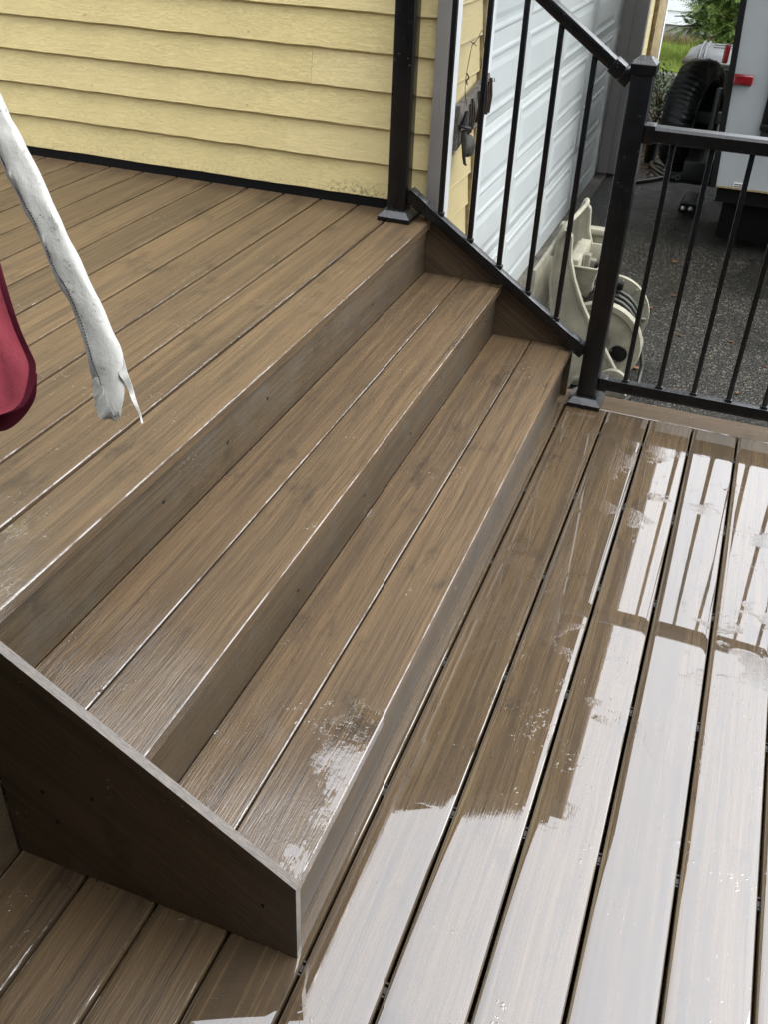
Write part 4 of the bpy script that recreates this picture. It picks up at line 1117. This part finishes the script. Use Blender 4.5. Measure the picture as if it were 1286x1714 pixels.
b = MB(); b.tube([(-0.10, 11.7, GZ + 0.10), (-0.12, 11.7, 0.5), (-0.08, 11.7, 1.9)], [0.07, 0.05, 0.02], 8)
for k in range(14):
    t = rng.uniform(0, 6.28); z = rng.uniform(-0.1, 1.3)
    b.tube([(-0.11, 11.7, z), (-0.11 + 0.35 * math.cos(t), 11.7 + 0.35 * math.sin(t), z + 0.12), (-0.11 + 0.6 * math.cos(t), 11.7 + 0.6 * math.sin(t), z + 0.10)], [0.018, 0.012, 0.005], 5)
b.build('trunk', 'bark', ced, smooth=60)
b = MB()
for k in range(120):
    t = rng.uniform(0, 6.28); z = rng.uniform(0.02, 1.5) if k % 3 else rng.uniform(0.02, 0.6); rr = 0.50 * (1 - max(0, z) / 2.6) * rng.uniform(0.55, 1.0)
    leaf_cloud(b, (-0.02 + rr * math.cos(t), 11.7 + rr * math.sin(t), z), 0.17, 0.17, 0.11, 46, 0.13, 0.020, 0.5, True, 0.2)
o = b.build('crown', 'cedar', ced)
for p in o.data.polygons: p.use_smooth = False
def shrub(name, label, c, r, n, seed):
    t = thing(name, label, 'shrub', (c[0], c[1], GZ + 0.02))
    m_ = MB()
    for k in range(6):
        a = rng.uniform(0, 6.28)
        m_.tube([(c[0], c[1], GZ + 0.005), (c[0] + r * .4 * math.cos(a), c[1] + r * .4 * math.sin(a), c[2]), (c[0] + r * .8 * math.cos(a), c[1] + r * .8 * math.sin(a), c[2] + r * .5)], [0.006, 0.005, 0.002], 5)
    m_.build('stem', 'bark', t, smooth=60)
    m_ = MB(); leaf_cloud(m_, c, r, r, r * 1.15, n, 0.045, 0.012, 0.4, False, 0.15); m_.build('foliage', 'shrub', t)
shrub('garden_shrub', 'dark leafy shrub growing low by the far garage corner', (-0.36, 8.15, -0.24), 0.13, 420, 1)
shrub('garden_shrub', 'taller spiky dark green plant standing behind the black railing post', (-0.43, 8.75, -0.12), 0.14, 260, 2)
shrub('garden_shrub', 'small dark shrub beside the stone edging at the lawn', (-0.52, 9.5, -0.22), 0.17, 380, 3)
# stone edging, stone by stone
for k in range(4):
    x_ = -0.78 + 0.33 * k + rng.uniform(-.02, .02)
    for row in range(2):
        s = MB(); w_ = rng.uniform(0.14, 0.158)
        s.box(x_ - w_ + 0.16 * row, x_ + w_ + 0.16 * row, 10.28 + 0.04 * row, 10.50, GZ + 0.005 + 0.085 * row, GZ + 0.085 + 0.085 * row + rng.uniform(0, .006), 0.012)
        o = s.build('edging_stone', 'stone', None, smooth=40)
        tag(o, 'rough grey block in the low stone edging in front of the lawn', 'edging stone', 'stones of the low lawn edging')
# grass
b = MB()
def lawn_z(x, y): return GZ + 0.10 - 0.035 * (y - 10.5) + 0.015 * math.sin(3 * x + y)
for _ in range(15000):
    y = 10.5 + 3.3 * rng.random(); x = rng.uniform(-1.35, 0.35)
    z = lawn_z(x, y); h_ = rng.uniform(0.05, 0.13); a = rng.uniform(0, 6.28); w_ = 0.005
    l_ = Vector((rng.uniform(-.05, .05), rng.uniform(-.05, .05), h_))
    sx, sy = math.cos(a) * w_, math.sin(a) * w_
    b.add([(x - sx, y - sy, z), (x + sx, y + sy, z), Vector((x, y, z)) + l_], [[0, 1, 2]])
o = b.build('grass', 'grassm', None); o['kind'] = 'stuff'; o['label'] = 'green lawn grass beyond the stone edging'
b = MB()
for _ in range(2600):
    y = 13.5 + 0.4 * rng.random(); x = rng.uniform(-1.4, 0.3)
    z = lawn_z(x, y); h_ = rng.uniform(0.08, 0.22); a = rng.uniform(0, 6.28); w_ = 0.006
    l_ = Vector((rng.uniform(-.08, .08), rng.uniform(-.08, .03), h_))
    b.add([(x - math.cos(a) * w_, y - math.sin(a) * w_, z), (x + math.cos(a) * w_, y + math.sin(a) * w_, z), Vector((x, y, z)) + l_], [[0, 1, 2]])
o = b.build('dry_grass', 'drygrass', None); o['kind'] = 'stuff'; o['label'] = 'dry yellow grass along the house foundation'
# neighbouring house
nh = thing('neighbour_house', 'white lap sided house on a bare concrete foundation behind the lawn', 'house', (-1, 14.5, GZ))
box('foundation', -6, 5, 14.02, 14.2, GZ, -0.17, 'found', nh)
for k in range(20):
    z0 = -0.185 + 0.165 * k
    b = MB(); b.prism([(13.985, z0), (14.005, z0 + 0.172), (14.02, z0 + 0.172), (14.02, z0)], -6, 5, lambda u, v, w: (w, u, v)); fix_normals(b.build('siding_board', 'house_white', nh))
b = MB(); b.box(-6, 5, 14.21, 18, GZ, 3.1); b.build('wall', 'house_white', nh)
b = MB(); b.prism([(13.5, 3.0), (16, 4.2), (18.5, 3.0), (18.5, 2.9), (16, 4.08), (13.5, 2.9)], -6.3, 5.3, lambda u, v, w: (w, u, v)); fix_normals(b.build('roof', 'roof', nh))
# unseen tall hedge added right of the drive to block low light from there
hg = thing('shade_hedge', 'unseen tall dark hedge added right of the driveway to block low light', 'hedge', (4.6, -0.5, GZ))
def hedge_p(u, v):
    return Vector((4.2 + 0.22 * math.sin(5 * u + 3 * v) * math.sin(3.1 * v + u) + 0.5 * max(0, v - 0.85) * 4, -5 + 8.2 * u, GZ + 0.02 + 4.1 * v))
b = MB(); nu, nv = 60, 30
for j in range(nv + 1):
    for i in range(nu + 1): b.v.append(hedge_p(i / nu, j / nv))
for j in range(nv):
    for i in range(nu): b.f.append([j * (nu + 1) + i, j * (nu + 1) + i + 1, (j + 1) * (nu + 1) + i + 1, (j + 1) * (nu + 1) + i])
k0 = len(b.v)
b.v += [Vector((5.6, v.y, v.z)) for v in list(b.v)]
top = [nv * (nu + 1) + i for i in range(nu + 1)]
for i in range(nu): b.f.append([top[i], top[i + 1], top[i + 1] + k0, top[i] + k0])
for i in range(nu + 1 - 1):
    for j in range(nv): b.f.append([k0 + j * (nu + 1) + i, k0 + (j + 1) * (nu + 1) + i, k0 + (j + 1) * (nu + 1) + i + 1, k0 + j * (nu + 1) + i + 1])
b.build('foliage', 'shrub', hg, smooth=60)
b = MB()
for _ in range(5000):
    p_ = hedge_p(rng.random(), rng.random()); d_ = Vector((-1, rng.uniform(-.8, .8), rng.uniform(-.6, .8))).normalized(); s2 = d_.cross(Vector((0, rng.uniform(-1, 1), 1))).normalized() * 0.03
    b.add([p_, p_ + d_ * .05 + s2, p_ + d_ * .11, p_ + d_ * .05 - s2], [[0, 1, 2, 3]])
o = b.build('leaves', 'shrub', hg); o['kind'] = 'stuff'
# fallen leaves, one by one
lm = None
def leaf_mesh():
    v = [(0, -0.030, 0.002), (0.016, -0.012, 0.006), (0.020, 0.006, 0.004), (0.010, 0.022, 0.008), (0, 0.034, 0.003), (-0.010, 0.022, 0.006), (-0.019, 0.006, 0.007), (-0.015, -0.012, 0.003), (0, 0.0, 0.001), (0.0015, -0.052, 0.004), (-0.0015, -0.052, 0.004)]
    f = [[i, (i + 1) % 8, 8] for i in range(8)] + [[0, 9, 10]]
    me = bpy.data.meshes.new('fallen_leaf'); me.from_pydata(v, [], f); finish(me, 'dleaf'); return me
lme = leaf_mesh()
lv = [(0.154, 4.996), (0.346, 3.267), (0.216, 4.436), (0.418, 4.702), (0.150, 3.42), (0.55, 3.925), (0.612, 3.358), (0.626, 4.422), (0.02, 5.35), (0.20, 3.20), (0.48, 3.05), (0.30, 3.9), (0.72, 3.7), (0.12, 4.2), (-0.05, 5.9)]
for i, (x_, y_) in enumerate(lv):
    o = bpy.data.objects.new('fallen_leaf', lme); o.rotation_euler = (rng.uniform(-.2, .2), rng.uniform(-.2, .2), rng.uniform(0, 6.28)); s_c = rng.uniform(0.35, 0.75); o.scale = (s_c,) * 3
    link(o, None, (x_, y_, GZ + 0.009)); tag(o, 'fallen orange brown leaf lying on the wet asphalt', 'leaf', 'leaves scattered on the driveway')
b = MB()
for _ in range(1500):
    x_, y_ = rng.uniform(-1.3, 0.6), rng.uniform(6.75, 10.2)
    z_ = GZ + 0.022 + 0.03 * math.sin(7 * x_) * math.sin(6 * y_) - 0.03 * max(0, 8.2 - y_) if y_ > 7.5 else GZ + 0.008
    z_ = max(z_, GZ + 0.012); a = rng.uniform(0, 6.28); r = rng.uniform(0.010, 0.024); tz = rng.uniform(-.008, .014)
    c_, s_ = math.cos(a), math.sin(a)
    b.add([(x_ - r * c_, y_ - r * s_, z_), (x_ + .5 * r * s_, y_ - .5 * r * c_, z_ + tz), (x_ + r * c_, y_ + r * s_, z_ + 0.006), (x_ - .5 * r * s_, y_ + .5 * r * c_, z_ + .010)], [[0, 1, 2, 3]])
o = b.build('leaf_litter', 'dleaf', None); o['kind'] = 'stuff'; o['label'] = 'brown leaf litter on the planting bed'
